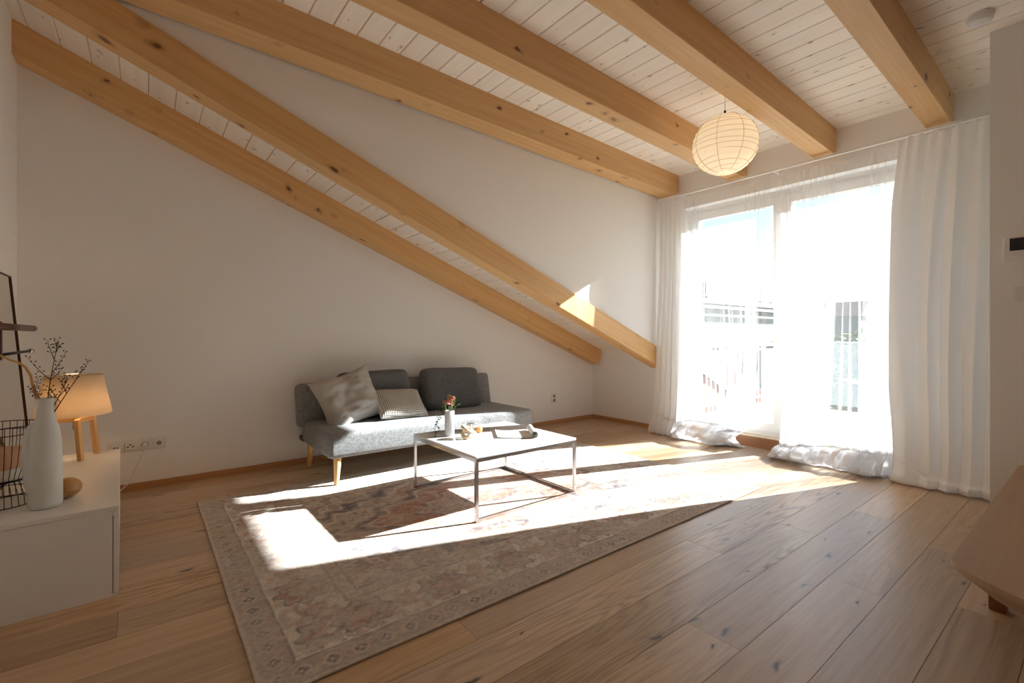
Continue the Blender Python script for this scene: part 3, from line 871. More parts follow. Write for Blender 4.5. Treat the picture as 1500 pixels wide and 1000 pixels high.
for si in range(9):
    a = r_.random() * 6.28; rr = 0.03 + r_.random() * 0.035
    tip = Vector((vx + rr * math.cos(a), vy + rr * math.sin(a), TZ + 0.20 + r_.random() * 0.05))
    base = Vector((vx + 0.01 * math.cos(a), vy + 0.01 * math.sin(a), TZ + 0.14))
    b = MB().tube([base, base.lerp(tip, 0.5) + Vector((0, 0, 0.02)), tip], 0.0013, 5)
    for q in range(7):
        t_ = 0.45 + 0.55 * q / 6; p = base.lerp(tip, t_) + Vector((0, 0, 0.02 * math.sin(math.pi * t_)))
        aa = a + (1.2 if q % 2 else -1.2) * r_.random()
        leaf(b, p, (math.cos(aa), math.sin(aa), 0.5), (0, 0, 1), 0.024, 0.015)
    b.build('greenery_sprig', M['leafg'], vase)
# trailing vine hanging down to the table on the sofa-end side
for vi, (ox, oy, dz) in enumerate(((-0.075, 0.035, 0.0), (-0.062, 0.03, 0.035))):
    pts = []
    for q in range(15):
        t_ = q / 14
        pts.append(Vector((vx - 0.02 + (ox + 0.01) * min(1, t_ * 2.4) - 0.012 * math.sin(t_ * 9 + vi), vy + oy * min(1, t_ * 2.2) + 0.006 * math.sin(t_ * 11), TZ + 0.178 + 0.04 * math.sin(min(1, t_ * 2.6) * math.pi) * 0.6 - max(0, t_ - 0.25) / 0.75 * (0.168 - dz))))
    b = MB().tube(pts, 0.0014, 5)
    for q in range(3, 15):
        p = pts[q]; a = 2.5 * q
        leaf(b, p, (math.cos(a), math.sin(a), -0.25), (0, 0, 1), 0.026, 0.015)
    b.build('trailing_vine', M['leafd'], vase)

# --- wooden knot, candle glass, amber bead, rolled magazine
M['knotwood'] = wood('pale_carved_wood', srgb(226, 204, 172), srgb(210, 184, 150), srgb(180, 150, 116), along=3, across=40, ring=0.15, tint=0.02, rough=0.6)
kx, ky = 1.752, 2.735
kn = empty('wooden_knot', (kx, ky, TZ), 'pale carved wooden chain knot lying beside the flower vase', 'ornament')
def ring(c, e1, e2, ra, rb, r, n=40, m=12):
    c, e1, e2 = Vector(c), Vector(e1).normalized(), Vector(e2).normalized()
    return MB().tube([c + e1 * ra * math.cos(2 * math.pi * i / n) + e2 * rb * math.sin(2 * math.pi * i / n) for i in range(n)], r, m, closed=True)
ring((kx + 0.008, ky - 0.002, TZ + 0.052), (0.78, -0.5, -0.55), (0.45, 0.9, 0.1), 0.050, 0.034, 0.0135).build('link', M['knotwood'], kn, smooth=True)
ring((kx - 0.014, ky - 0.012, TZ + 0.038), (0.6, 0.35, 0.62), (-0.55, 0.8, 0.1), 0.036, 0.029, 0.0135).build('link', M['knotwood'], kn, smooth=True)
cgx, cgy = 1.868, 2.88
cg = empty('candle_glass', (cgx, cgy, TZ), 'small clear glass with a cream candle behind the wooden knot', 'candle')
M['cglass'] = glass_mat('clear_tumbler', (0.97, 0.97, 0.97, 1))
M['wax'] = plain('cream_wax', (0.80, 0.75, 0.66, 1), 0.6)
MB().lathe([(0.024, 0), (0.0265, 0.004), (0.0275, 0.078), (0.0262, 0.078), (0.025, 0.006), (0.0, 0.005)], (cgx, cgy, TZ), 28, cap=False).build('glass', M['cglass'], cg, smooth=True)
MB().lathe([(0.0, 0.0062), (0.0245, 0.0062), (0.0255, 0.064), (0.0, 0.064)], (cgx, cgy, TZ), 28, cap=False).build('wax', M['wax'], cg, smooth=True)
MB().cyl((cgx, cgy, TZ + 0.064), (cgx + 0.001, cgy, TZ + 0.074), 0.001, n=6).build('wick', M['black'], cg)
M['amber'] = plain('amber_wood_bead', srgb(214, 158, 92), 0.35)
bd = MB().lathe([(0.009, 0.0), (0.022, 0.008), (0.026, 0.022), (0.022, 0.036), (0.009, 0.043), (0.007, 0.036), (0.007, 0.006)], (0, 0, 0), 24, cap=False)
ab = bd.build('amber_bead', M['amber'], origin=(0, 0, 0), smooth=True); ab.location = (1.912, 2.835, TZ)
tag(ab, 'small round amber bead beside the candle glass', 'ornament')

M['print'] = plain('printed_paper', (0.78, 0.77, 0.75, 1), 0.5, var=0.05, vscale=20)
mg = empty('rolled_magazine', (2.12, 2.58, TZ), 'open white magazine with its right side rolled up on the coffee table', 'magazine')
# page plane: axis direction e (along the roll) and f (towards the roll)
e_ = Vector((0.50, 0.80, 0)).normalized(); f_ = Vector((0.62, -0.48, 0)).normalized()
org = Vector((1.905, 2.60, TZ))
Wm, Lm = 0.25, 0.30
def sheet(prof, L0, L1, off):
    P = np.array([[tuple(org + e_ * l + f_ * p[0] + Vector((0, 0, p[1] + off))) for p in prof] for l in (L0, (L0 + L1) / 2, L1)])
    return MB().grid(P)
flat = [(0.0, 0.012), (0.01, 0.006), (0.05, 0.003), (0.13, 0.002), (0.20, 0.004)]
cr = 0.024; roll = []
for i in range(60):
    a = -math.pi / 2 + i / 59 * 2 * math.pi * 2.3
    r = cr - 0.010 * i / 59
    roll.append((0.255 + r * math.cos(a), 0.0255 + r * math.sin(a)))
for nm, off in (('page', 0.0008), ('page', 0.0022), ('cover', 0.0)):
    o = sheet(flat + [(0.235, 0.004)], 0, 0.245, off).build(nm, M['print'], mg, smooth=True)
o = sheet([(0.225, 0.0032), (0.24, 0.0028)] + roll, -0.005, 0.25, 0.0008).build('rolled_pages', M['print'], mg, smooth=True)

# ------------------------------------------------------------------ sideboard
SX0, SX1, SY0, SY1, SZ = XL + 0.045, -0.100, 2.586, 3.876, 0.381
sbd = empty('sideboard', ((SX0 + SX1) / 2, (SY0 + SY1) / 2, 0), 'low white media sideboard along the left wall', 'sideboard')
smooth_angle(MB().rbox(((SX0 + SX1) / 2, (SY0 + SY1) / 2, SZ - 0.010), (SX1 - SX0, SY1 - SY0, 0.020), 0.0015, 1).build('top', M['white'], sbd), 30)
MB().box(SX0, SX1 - 0.022, SY0 + 0.004, SY0 + 0.022, 0.014, SZ - 0.021).build('side_panel', M['white'], sbd)
MB().box(SX0, SX1 - 0.022, SY1 - 0.022, SY1 - 0.004, 0.014, SZ - 0.021).build('side_panel', M['white'], sbd)
MB().box(SX0, SX1 - 0.022, SY0 + 0.022, SY1 - 0.022, 0.014, 0.032).box(SX0, SX0 + 0.006, SY0 + 0.022, SY1 - 0.022, 0.032, SZ - 0.021).build('carcass', M['white'], sbd)
MB().box(SX0 + 0.02, SX1 - 0.004, SY0 + 0.004, SY1 - 0.004, 0.0, 0.014).build('plinth', M['white'], sbd)
yy = np.linspace(SY0 + 0.004, SY1 - 0.004, 3)
for a, b_ in zip(yy[:-1], yy[1:]):
    MB().box(SX1 - 0.019, SX1 - 0.001, a + 0.0015, b_ - 0.0015, 0.016, SZ - 0.042).build('drawer_front', M['white'], sbd)
sbd.rotation_euler = (0, 0, 0.028)
MB().box(SX1 - 0.0215, SX1 - 0.003, SY0 + 0.004, SY0 + 0.018, SZ - 0.041, SZ - 0.0205).build('push_latch', M['white'], sbd)

# --- table lamp
lx, ly = -0.318, 3.70
lamp = empty('table_lamp', (lx, ly, SZ), 'lit table lamp with beige linen shade on a pale wooden tripod', 'lamp')
def bar(p0, p1, w, h):
    p0, p1 = Vector(p0), Vector(p1); q = (p1 - p0).to_track_quat('Z', 'Y')
    mb = MB().rbox((0, 0, 0), (w, h, (p1 - p0).length), 0.0015, 1); return mb.xf(Matrix.Translation((p0 + p1) / 2) @ q.to_matrix().to_4x4())
zt = SZ + 0.235
hub = Vector((lx + 0.02, ly - 0.01, zt))
for fx, fy, tx, ty in ((-0.284, 3.632, -0.300, 3.640), (-0.225, 3.815, -0.245, 3.78), (-0.50, 3.66, -0.45, 3.68)):
    tz = zt + (0.0 if fx > -0.4 else 0.012)
    lg = bar((fx, fy, SZ + 0.0025), (tx, ty, tz), 0.028, 0.022).build('leg', M['legwood'], lamp)
    bar((tx, ty, tz - 0.012), (hub.x, hub.y, tz - 0.012 + (0.004 if fx > -0.28 else 0)), 0.022, 0.026).build('arm', M['legwood'], lg)
MB().cyl((lx, ly, zt - 0.06), (lx, ly, zt + 0.07), 0.006, n=12).build('rod', M['chrome'], lamp, smooth=True)
sh = MB()
n = 48; zb, zt2 = SZ + 0.262, SZ + 0.490; rb, rt = 0.170, 0.127
sh.lathe([(rb, zb), (rt, zt2), (rt - 0.002, zt2), (rb - 0.002, zb)], (lx, ly, 0), n, cap=False)
sh.build('lamp_shade', M['lshade'], lamp, smooth=True)
MB().tube([(lx + (rt - 0.003) * math.cos(a), ly + (rt - 0.003) * math.sin(a), zt2 - 0.002) for a in np.linspace(0, 2 * math.pi, 40)[:-1]], 0.0018, 6, closed=True).tube([(lx - rt + 0.003, ly, zt2 - 0.012), (lx + rt - 0.003, ly, zt2 - 0.012)], 0.0018, 6).build('shade_ring', M['chrome'], lamp)
def glow(name, c, s_):
    m, nt, b, out = newmat(name); nt.nodes.remove(b)
    e = node(nt, 'ShaderNodeEmission', {'Color': c, 'Strength': s_}); nt.links.new(e.outputs[0], out.inputs[0]); return m
M['bulb'] = glow('warm_bulb', (1.0, 0.62, 0.28, 1), 6.0)
MB().lathe([(0.0, 0.06), (0.012, 0.062), (0.014, 0.085), (0.027, 0.11), (0.030, 0.13), (0.024, 0.15), (0.0, 0.16)], (lx, ly, zt), 20, cap=False).build('bulb', M['bulb'], lamp, smooth=True)
pl = bpy.data.lights.new('lamp_bulb_light', 'POINT'); pl.energy = 8.0; pl.color = (1.0, 0.72, 0.45); pl.shadow_soft_size = 0.03
plo = bpy.data.objects.new('lamp_bulb_light', pl); col.objects.link(plo); plo.parent = lamp; plo.location = (0, 0, zt - SZ + 0.125)
# --- sockets and cord on the back wall
M['sock'] = plain('white_socket_plastic', (0.76, 0.75, 0.73, 1), 0.35)
M['sockin'] = plain('grey_socket_well', srgb(128, 124, 120), 0.6)
pn = empty('socket_panel', (-0.035, YB, 0.315), 'white row of wall sockets with a white plug beside the sideboard', 'socket')
smooth_angle(MB().rbox((-0.035, YB - 0.004, 0.315), (0.335, 0.010, 0.086), 0.003, 2).build('cover_plate', M['sock'], pn), 30)
for i, cx in enumerate((-0.155, -0.076, 0.006, 0.086)):
    md = MB().rbox((cx, YB - 0.0115, 0.315), (0.056, 0.007, 0.056), 0.002, 1).build('socket_module', M['sock'], pn)
    w = MB()
    if i in (2, 3):
        w.cyl((cx, YB - 0.0145, 0.315), (cx, YB - 0.0156, 0.315), 0.020 if i == 2 else 0.016, n=24)
    elif i == 1:
        for dx, dz in ((-0.014, -0.006), (0.014, -0.006), (0, 0.008)):
            w.cyl((cx + dx, YB - 0.0145, 0.315 + dz), (cx + dx, YB - 0.0156, 0.315 + dz), 0.0065, n=14)
    else:
        w.box(cx - 0.015, cx - 0.001, YB - 0.0156, YB - 0.0145, 0.305, 0.317).box(cx + 0.004, cx + 0.014, YB - 0.0156, YB - 0.0145, 0.305, 0.317)
    w.build('socket_well', M['sockin'], md)
pc = empty('lamp_cord', (0.006, YB - 0.03, 0.315), 'thin white power cord running from the wall socket down behind the sideboard', 'cord')
MB().cyl((0.006, YB - 0.0156, 0.315), (0.006, YB - 0.045, 0.312), 0.017, 0.012, 16).build('plug', M['sock'], pc)
MB().tube([(0.006, YB - 0.045, 0.31), (0.004, YB - 0.05, 0.29), (-0.03, YB - 0.035, 0.2), (-0.07, YB - 0.02, 0.09), (-0.092, YB - 0.03, 0.05), (-0.14, YB - 0.06, 0.012), (-0.22, YB - 0.12, 0.005), (-0.35, YB - 0.25, 0.005)], 0.003, 6).build('cable', M['sock'], pc, smooth=True)
s2 = empty('wall_socket', (4.021, YB, 0.315), 'white double wall socket low on the back wall beyond the sofa', 'socket')
smooth_angle(MB().rbox((4.021, YB - 0.004, 0.315), (0.082, 0.010, 0.118), 0.003, 2).build('cover_plate', M['sock'], s2), 30)
for dz in (0.026, -0.026):
    MB().cyl((4.021, YB - 0.0088, 0.315 + dz), (4.021, YB - 0.0102, 0.315 + dz), 0.019, n=20).build('socket_well', M['sockin'], s2)

# --- white vase with dark branches
M['vwhite'] = plain('rough_white_stoneware', (0.66, 0.665, 0.64, 1), 0.75, nscale=45, nstr=0.25, var=0.04, vscale=9)
wx, wy = -0.325, 2.757
wv_ = empty('branch_vase', (wx, wy, SZ), 'tall white stoneware vase with a side handle holding dark berry branches', 'vase')
prof = [(0.042, 0), (0.050, 0.004), (0.054, 0.02), (0.0535, 0.10), (0.052, 0.20), (0.050, 0.27), (0.046, 0.31), (0.038, 0.345), (0.032, 0.37), (0.0295, 0.39), (0.029, 0.43), (0.031, 0.452), (0.0295, 0.456), (0.027, 0.452), (0.026, 0.40), (0.028, 0.36)]
MB().lathe(prof, (wx, wy, SZ), 40).build('vase_body', M['vwhite'], wv_, smooth=True)
# handle: a thick ribbon from shoulder to low body on the side away from the sideboard edge
hd = Vector((-0.95, 0.30, 0)).normalized()
hp = [(0.026, 0.352), (0.040, 0.335), (0.050, 0.30), (0.053, 0.24), (0.052, 0.17), (0.049, 0.10), (0.040, 0.05)]
MB().tube([Vector((wx, wy, SZ + z)) + hd * r for r, z in hp], [0.012, 0.019, 0.022, 0.0225, 0.0225, 0.021, 0.014], 14).build('handle', M['vwhite'], wv_, smooth=True)
M['twig'] = plain('dark_brown_twig', srgb(48, 34, 28), 0.8)
M['twig2'] = plain('russet_stalk', srgb(122, 74, 46), 0.7)
M['tan'] = plain('tan_dried_stem', srgb(196, 150, 88), 0.7, var=0.15, vscale=25)
cam_r = Vector((math.sin(TH), -math.cos(TH), 0))     # picture-parallel horizontal, only used to spread the branches
def branch(tipoff, base_dx, forks, mat='twig'):
    b = MB()
    base = Vector((wx, wy, SZ + 0.36)) + cam_r * base_dx * 0.3
    tip = Vector((wx, wy, SZ + 0.44)) + cam_r * tipoff[0] + Vector((0, 0, tipoff[1])) + Vector((0.3, 0.5, 0)) * tipoff[2]
    mid = base.lerp(tip, 0.5) + cam_r * tipoff[3]
    pts = [base * (1 - t) ** 2 + mid * 2 * t * (1 - t) + tip * t * t for t in np.linspace(0, 1, 12)]
    b.tube(pts, list(np.linspace(0.0028, 0.0008, 12)), 6)
    rr = random.Random(int(tipoff[0] * 1000) + 5)
    for t, sx, L in forks:
        p = pts[int(t * 11)]
        d = (cam_r * sx + Vector((0, 0, 0.75)) + Vector((0.3, 0.5, 0)) * rr.uniform(-0.4, 0.4)).normalized()
        q = [p + d * L * u + Vector((0, 0, 0.25 * L * u * u)) for u in np.linspace(0, 1, 6)]
        b.tube(q, list(np.linspace(0.0017, 0.0006, 6)), 5)
        for u in range(2, 6):
            for sg in (-1, 1):
                d2 = (cam_r * sg * rr.uniform(0.4, 1.0) + Vector((0, 0, rr.uniform(0.2, 1.0)))).normalized()
                e2 = q[u] + d2 * rr.uniform(0.008, 0.02)
                b.tube([q[u], e2], 0.0006, 4)
                b.add([e2 + Vector(v) * 0.0034 for v in ((1, 0, 0), (-1, 0, 0), (0, 1, 0), (0, -1, 0), (0, 0, 1), (0, 0, -1))], [(0, 2, 4), (2, 1, 4), (1, 3, 4), (3, 0, 4), (2, 0, 5), (1, 2, 5), (3, 1, 5), (0, 3, 5)])
    b.build('berry_branch', M[mat], wv_, smooth=False)
branch((0.050, 0.235, 0.0, -0.012), 0.0, [(0.55, -0.9, 0.10), (0.7, 0.8, 0.09), (0.85, -0.5, 0.07), (0.98, 0.1, 0.04), (0.92, 0.5, 0.03), (0.6, 1.0, 0.05)])
branch((0.105, 0.125, 0.1, 0.0), 0.04, [(0.6, -0.6, 0.05), (0.8, 0.6, 0.05), (0.97, 0.7, 0.06), (0.4, -0.8, 0.06)])
branch((-0.020, 0.055, -0.05, -0.01), -0.03, [(0.5, -0.5, 0.05), (0.7, 0.5, 0.05), (0.98, 0.2, 0.05), (0.85, -0.9, 0.03)], 'twig2')
branch((0.060, 0.075, 0.05, 0.0), 0.02, [(0.5, -0.5, 0.05), (0.7, 0.7, 0.04), (0.98, 0.4, 0.04)])
P0 = Vector((wx, wy, SZ + 0.40))
tp = [(-0.006, -0.02), (-0.020, 0.03), (-0.030, 0.06), (-0.047, 0.085), (-0.055, 0.115), (-0.062, 0.15), (-0.085, 0.185), (-0.115, 0.205), (-0.15, 0.215), (-0.19, 0.235)]
MB().tube([P0 + cam_r * a + Vector((0, 0, z)) for a, z in tp], [0.004] * 3 + [0.0046] * 4 + [0.004] * 3, 8).build('curved_stem', M['tan'], wv_, smooth=True)

# --- wooden egg, wire lantern with candle, leaning frame, wall rail
M['egg'] = wood('spalted_wood', srgb(206, 162, 104), srgb(180, 132, 80), srgb(92, 58, 36), along=6, across=30, ring=0.35, ringscale=(3, 12), tint=0.02, rough=0.35)
eg = MB().lathe([(0.0, 0.0)] + [(0.050 * math.sin(a), 0.043 - 0.043 * math.cos(a)) for a in np.linspace(0.15, math.pi - 0.15, 18)] + [(0.0, 0.086)], (0, 0, 0), 32, cap=False)
ego = eg.build('wooden_ball', M['egg'], smooth=True); ego.location = (-0.268, 2.865, SZ - 0.0005); ego.rotation_euler = (0, 0, 0.6)
tag(ego, 'polished wooden egg with dark grain on the white sideboard', 'ornament')
bx_, by_ = -0.485, 2.925
wl = empty('wire_lantern', (bx_, by_, SZ), 'hourglass lantern of black wires on the white sideboard', 'lantern')
NW = 34
def wr(z):  # radius profile
    return 0.102 + 0.028 * ((z - 0.115) / 0.215) if z > 0.115 else 0.102
prof_w = [(0.118, 0.0), (0.112, 0.05), (0.090, 0.095), (0.086, 0.105), (0.095, 0.13), (0.112, 0.18), (0.122, 0.25), (0.126, 0.30), (0.127, 0.335)]
w0 = None
for i in range(NW):
    a = 2 * math.pi * i / NW
    if w0 is None:
        w0 = MB().tube([(bx_ + r * 1.0, by_, SZ + 0.0015 + z) for r, z in prof_w], 0.0014, 5).build('wire', M['black'], wl)
    else:
        o = w0.copy(); col.objects.link(o); o.parent = wl; o.rotation_euler = (0, 0, a)
for r, z, th in ((0.127, 0.335, 0.0022), (0.1245, 0.30, 0.002), (0.086, 0.103, 0.005), (0.112, 0.05, 0.002), (0.118, 0.002, 0.002)):
    MB().tube([(bx_ + r * math.cos(a), by_ + r * math.sin(a), SZ + z) for a in np.linspace(0, 2 * math.pi, 41)[:-1]], th, 6, closed=True).build('hoop', M['black'], wl)
M['apricot'] = plain('apricot_wax', srgb(206, 160, 122), 0.6, var=0.06)
cd = empty('pillar_candle', (bx_, by_, SZ + 0.105), 'thick two-tone apricot and white candle standing inside the wire lantern', 'candle')
MB().lathe([(0.074, 0.105), (0.082, 0.13), (0.090, 0.155)], (bx_, by_, SZ), 32).build('lower_half', M['wax'], cd, smooth=False)
MB().lathe([(0.090, 0.155), (0.090, 0.225), (0.086, 0.228)], (bx_, by_, SZ), 32).build('upper_half', M['apricot'], cd, smooth=False)
# leaning frame (mirror)
M['bronze'] = plain('dark_bronze_frame', srgb(92, 66, 52), 0.4, 0.6)
M['mirror'] = plain('mirror_glass', (0.82, 0.82, 0.81, 1), 0.03, 1.0)
fh = 1.06; lean = 0.085
frm = empty('leaning_mirror', (XL + 0.10, 3.45, SZ), 'slim bronze framed mirror leaning on the left wall above the sideboard', 'mirror')
def fpt(y, h, off=0.0):   # point on the leaning plane
    return Vector((XL + 0.105 - lean * h / fh + off, y, SZ + h))
yA, yB_ = 3.09, 3.945
def slab(y0, y1, h0, h1, t0, t1):
    v = [fpt(y, h, t) for t in (t0, t1) for h in (h0, h1) for y in (y0, y1)]
    return MB().add(v, [(0, 1, 3, 2), (4, 6, 7, 5), (0, 4, 5, 1), (2, 3, 7, 6), (0, 2, 6, 4), (1, 5, 7, 3)])
slab(yA + 0.008, yB_ - 0.008, 0.008, fh - 0.008, -0.010, 0.004).build('mirror_glass', M['mirror'], frm)
for a in ((yA, yB_, 0, 0.006), (yA, yB_, fh - 0.006, fh), (yA, yA + 0.006, 0.006, fh - 0.006), (yB_ - 0.006, yB_, 0.006, fh - 0.006)):
    slab(*a, -0.014, 0.010).build('frame_rail', M['bronze'], frm)
# steel wall rack: two bars whose ends show
rk = empty('wall_rack', (XL, 3.62, 1.1), 'grey steel wall rack with two rounded bars above the sideboard', 'rack')
MB().cyl((-0.50, 2.9, 1.138), (-0.50, 3.79, 1.138), 0.0165, n=20).build('thick_bar', M['bronze'], rk, smooth=True)
tip = MB().lathe([(0.0, -0.001), (0.0165, 0.0), (0.0165, 0.055), (0.012, 0.066), (0.0, 0.070)], (0, 0, 0), 20, cap=False)
tip.xf(Matrix.Translation((-0.50, 3.79, 1.138)) @ Matrix.Rotation(-math.pi / 2, 4, 'X')).build('bar_end', M['chrome'], rk, smooth=True)
MB().cyl((-0.50, 2.9, 1.012), (-0.50, 3.72, 1.012), 0.007, n=14).build('thin_bar', M['black'], rk, smooth=True)
kb = MB().lathe([(0.0, -0.001), (0.011, 0.0), (0.0135, 0.03), (0.013, 0.045), (0.008, 0.056), (0.0, 0.058)], (0, 0, 0), 18, cap=False)
kb.xf(Matrix.Translation((-0.50, 3.72, 1.012)) @ Matrix.Rotation(-math.pi / 2, 4, 'X')).build('bar_knob', M['chrome'], rk, smooth=True)
for y in (3.0,):
    MB().box(XL, -0.49, y - 0.012, y + 0.012, 0.99, 1.16).build('bracket', M['bronze'], rk)

# ------------------------------------------------------------------ paper lantern
px_, py_, pz_ = 3.5, 1.835, 2.552
lan = empty('paper_lantern', (px_, py_, pz_ - 0.22), 'round white rice paper lantern hanging between two ceiling beams', 'lantern')
NP, NR = 40, 15
lm = MB()
rows_ = []
for i in range(NR + 1):
    a = math.pi * (0.07 + 0.86 * i / NR)
    rows_.append((0.236 * math.sin(a), 0.222 * math.cos(a)))
# between ribs the paper sags inwards a little
prof_l = []
for i in range(NR):
    (r0, z0_), (r1, z1_) = rows_[i], rows_[i + 1]
    prof_l.append((r0, z0_)); prof_l.append(((r0 + r1) / 2 * 0.985, (z0_ + z1_) / 2))
prof_l.append(rows_[-1])
lm.lathe(list(reversed(prof_l)), (px_, py_, pz_), NP, cap=False)
lo = lm.build('paper_shade', M['paper'], lan, smooth=True)
M['rib'] = plain('bamboo_rib', srgb(206, 172, 120), 0.7)
for i in range(1, NR):
    r, z = rows_[i]
    tilt = 0.012 * math.sin(i * 2.1)
    MB().tube([(px_ + r * 1.001 * math.cos(a), py_ + r * 1.001 * math.sin(a), pz_ + z + tilt * math.cos(a + i)) for a in np.linspace(0, 2 * math.pi, 41)[:-1]], 0.0013, 4, closed=True).build('rib', M['rib'], lo)
M['seam'] = plain('paper_seam', srgb(190, 172, 148), 0.8)
for j in range(8):
    a = 2 * math.pi * j / 8 + 0.25
    MB().tube([(px_ + r * math.cos(a + 0.03 * z / 0.2), py_ + r * math.sin(a + 0.03 * z / 0.2), pz_ + z) for r, z in rows_], 0.0015, 4).build('paper_seam', M['seam'], lo)
MB().cyl((px_, py_, pz_ + 0.13), (px_, py_, zd(px_) + 0.004), 0.003, n=8).build('cord', M['sock'], lan)
MB().cyl((px_, py_, pz_ + 0.19), (px_, py_, pz_ + 0.262), 0.008, n=10).build('cord_grip', M['black'], lan)
M['bulb2'] = glow('lantern_bulb', (1.0, 0.78, 0.5, 1), 3.0)
MB().lathe([(0.0, -0.03), (0.02, -0.024), (0.03, 0.0), (0.024, 0.03), (0.012, 0.06), (0.012, 0.14), (0.0, 0.14)], (px_, py_, pz_ - 0.03), 18, cap=False).build('bulb', M['bulb2'], lan, smooth=True)
pl = bpy.data.lights.new('lantern_light', 'POINT'); pl.energy = 0.2; pl.color = (1.0, 0.82, 0.58); pl.shadow_soft_size = 0.035
plo = bpy.data.objects.new('lantern_light', pl); col.objects.link(plo); plo.parent = lan; plo.location = (0.02, -0.02, 0.22 - 0.06)

# ------------------------------------------------------------------ smoke detector, thermostat, switch
M['detw'] = plain('white_plastic', (0.78, 0.78, 0.78, 1), 0.4)
dx_, dy_ = 3.77, 0.475
sd = empty('smoke_detector', (dx_, dy_, zd(dx_)), 'round white smoke detector on the pale ceiling boards', 'smoke detector')
MB().lathe([(0.0, -0.040), (0.040, -0.040), (0.052, -0.034), (0.056, -0.022), (0.056, -0.014)], (dx_, dy_, zd(dx_)), 36, cap=False).build('cap', M['detw'], sd, smooth=True)
MB().lathe([(0.060, -0.014), (0.061, -0.008), (0.061, 0.012)], (dx_, dy_, zd(dx_)), 36).build('mount', M['detw'], sd)
MB().lathe([(0.016, -0.042), (0.016, -0.0395)], (dx_, dy_, zd(dx_)), 24).build('test_button', M['detw'], sd)
M['lcd'] = plain('black_display', srgb(18, 18, 18), 0.15)
th = empty('thermostat', (XP, 0.335, 1.6), 'white wall thermostat with black display on the partition wall', 'thermostat')
smooth_angle(MB().rbox((XP - 0.010, 0.335, 1.606), (0.020, 0.142, 0.140), 0.008, 3).build('casing', M['sock'], th), 40)
MB().box(XP - 0.0213, XP - 0.0195, 0.275, 0.378, 1.59, 1.662).build('display', M['lcd'], th)
MB().rbox((XP - 0.0205, 0.355, 1.566), (0.003, 0.028, 0.008), 0.001, 1).build('button', M['sock'], th)
sw = empty('light_switch', (XP, 0.325, 1.337), 'white light switch below the thermostat on the partition wall', 'switch')
smooth_angle(MB().rbox((XP - 0.004, 0.325, 1.337), (0.009, 0.085, 0.086), 0.002, 2).build('switch_frame', M['sock'], sw), 30)
MB().rbox((XP - 0.0095, 0.325, 1.337), (0.006, 0.058, 0.060), 0.0015, 1).build('rocker', M['sock'], sw)

# ------------------------------------------------------------------ wooden bench in front of the partition
M['maple'] = wood('maple_top', srgb(180, 150, 121), srgb(166, 135, 107), srgb(136, 106, 80), along=0.8, across=9, ring=0.25, ringscale=(0.5, 5), tint=0.02, rough=0.42)
M['maple_leg'] = wood('brown_leg', srgb(140, 92, 62), srgb(122, 78, 52), srgb(90, 56, 38), along=1, across=30, axis=2, ring=0.2, tint=0.02)
bz = 0.37
bn = empty('wooden_bench', (2.9, 0.05, 0), 'low pale maple bench with rounded end in front of the partition wall', 'bench')
out_ = []
cx0 = 2.045
for t in np.linspace(0, 1, 14):           # bowed end
    y = 0.325 - 0.62 * t
    out_.append((cx0 - 0.17 * math.sin(math.pi * t) ** 0.9 + (0.02 if t in (0, 1) else 0), y))
out_ = [(cx0 + 0.045, 0.331)] + out_ + [(cx0 + 0.045, -0.301), (3.86, -0.301), (3.90, -0.28), (3.92, -0.24), (3.92, 0.27), (3.90, 0.31), (3.86, 0.331)]
cxm, cym = 2.95, 0.015
rings = []
for sc, z in ((1.0, bz), (1.003, bz - 0.004), (1.003, bz - 0.020), (0.985, bz - 0.030), (0.90, bz - 0.085)):
    rings.append([(cxm + (x - cxm) * (1 - (1 - sc) * 0.7), cym + (y - cym) * (sc if sc > 0.99 else 1 - (1 - sc) * 2.0), z) for x, y in out_])
mb = MB(); n = len(out_)
for r in rings: mb.v += r
for i in range(len(rings) - 1):
    for k_ in range(n):
        l = (k_ + 1) % n; mb.f.append((i * n + k_, i * n + l, (i + 1) * n + l, (i + 1) * n + k_))
mb.f += [tuple(range(n)), tuple(range((len(rings) - 1) * n + n - 1, (len(rings) - 1) * n - 1, -1))]
bm_o = mb.build('bench_top', M['maple'], bn)
bm = bmesh.new(); bm.from_mesh(bm_o.data); bmesh.ops.recalc_face_normals(bm, faces=bm.faces[:]); bm.to_mesh(bm_o.data); bm.free(); smooth_angle(bm_o, 35)
for x in (2.70, 3.60):
    for y in (0.288, -0.255):
        MB().rbox((x, y, (bz - 0.07) / 2), (0.06, 0.05, bz - 0.07), 0.004, 1).build('leg', M['maple_leg'], bn)

# ------------------------------------------------------------------ outside: terrace
DZ = 0.05
M['concrete'] = plain('pale_render', srgb(136, 138, 140), 0.9, nscale=20, nstr=0.1, var=0.05, vscale=1.5)
M['concrete_w'] = plain('white_render', srgb(206, 206, 204), 0.9, nscale=20, nstr=0.1)
M['concrete_d'] = plain('grey_render', srgb(104, 107, 110), 0.9, nscale=20, nstr=0.1)
M['galv'] = plain('painted_light_metal', srgb(206, 208, 208), 0.5, 0.0)
M['galvd'] = plain('grey_metal', srgb(120, 124, 126), 0.4, 0.4)
M['redw'] = plain('red_brown_timber', srgb(136, 92, 82), 0.8, var=0.15, vscale=4)
M['ground'] = plain('ground_green_grey', srgb(120, 124, 106), 0.95, var=0.2, vscale=0.05)
M['darkwin'] = plain('dark_window_glass', srgb(52, 60, 70), 0.1)
dk = structure(MB().box(4.98, 7.62, -1.4, 3.42, -0.3, DZ - 0.03).build('terrace_deck', M['concrete_d']))
d0 = None
nb = 19
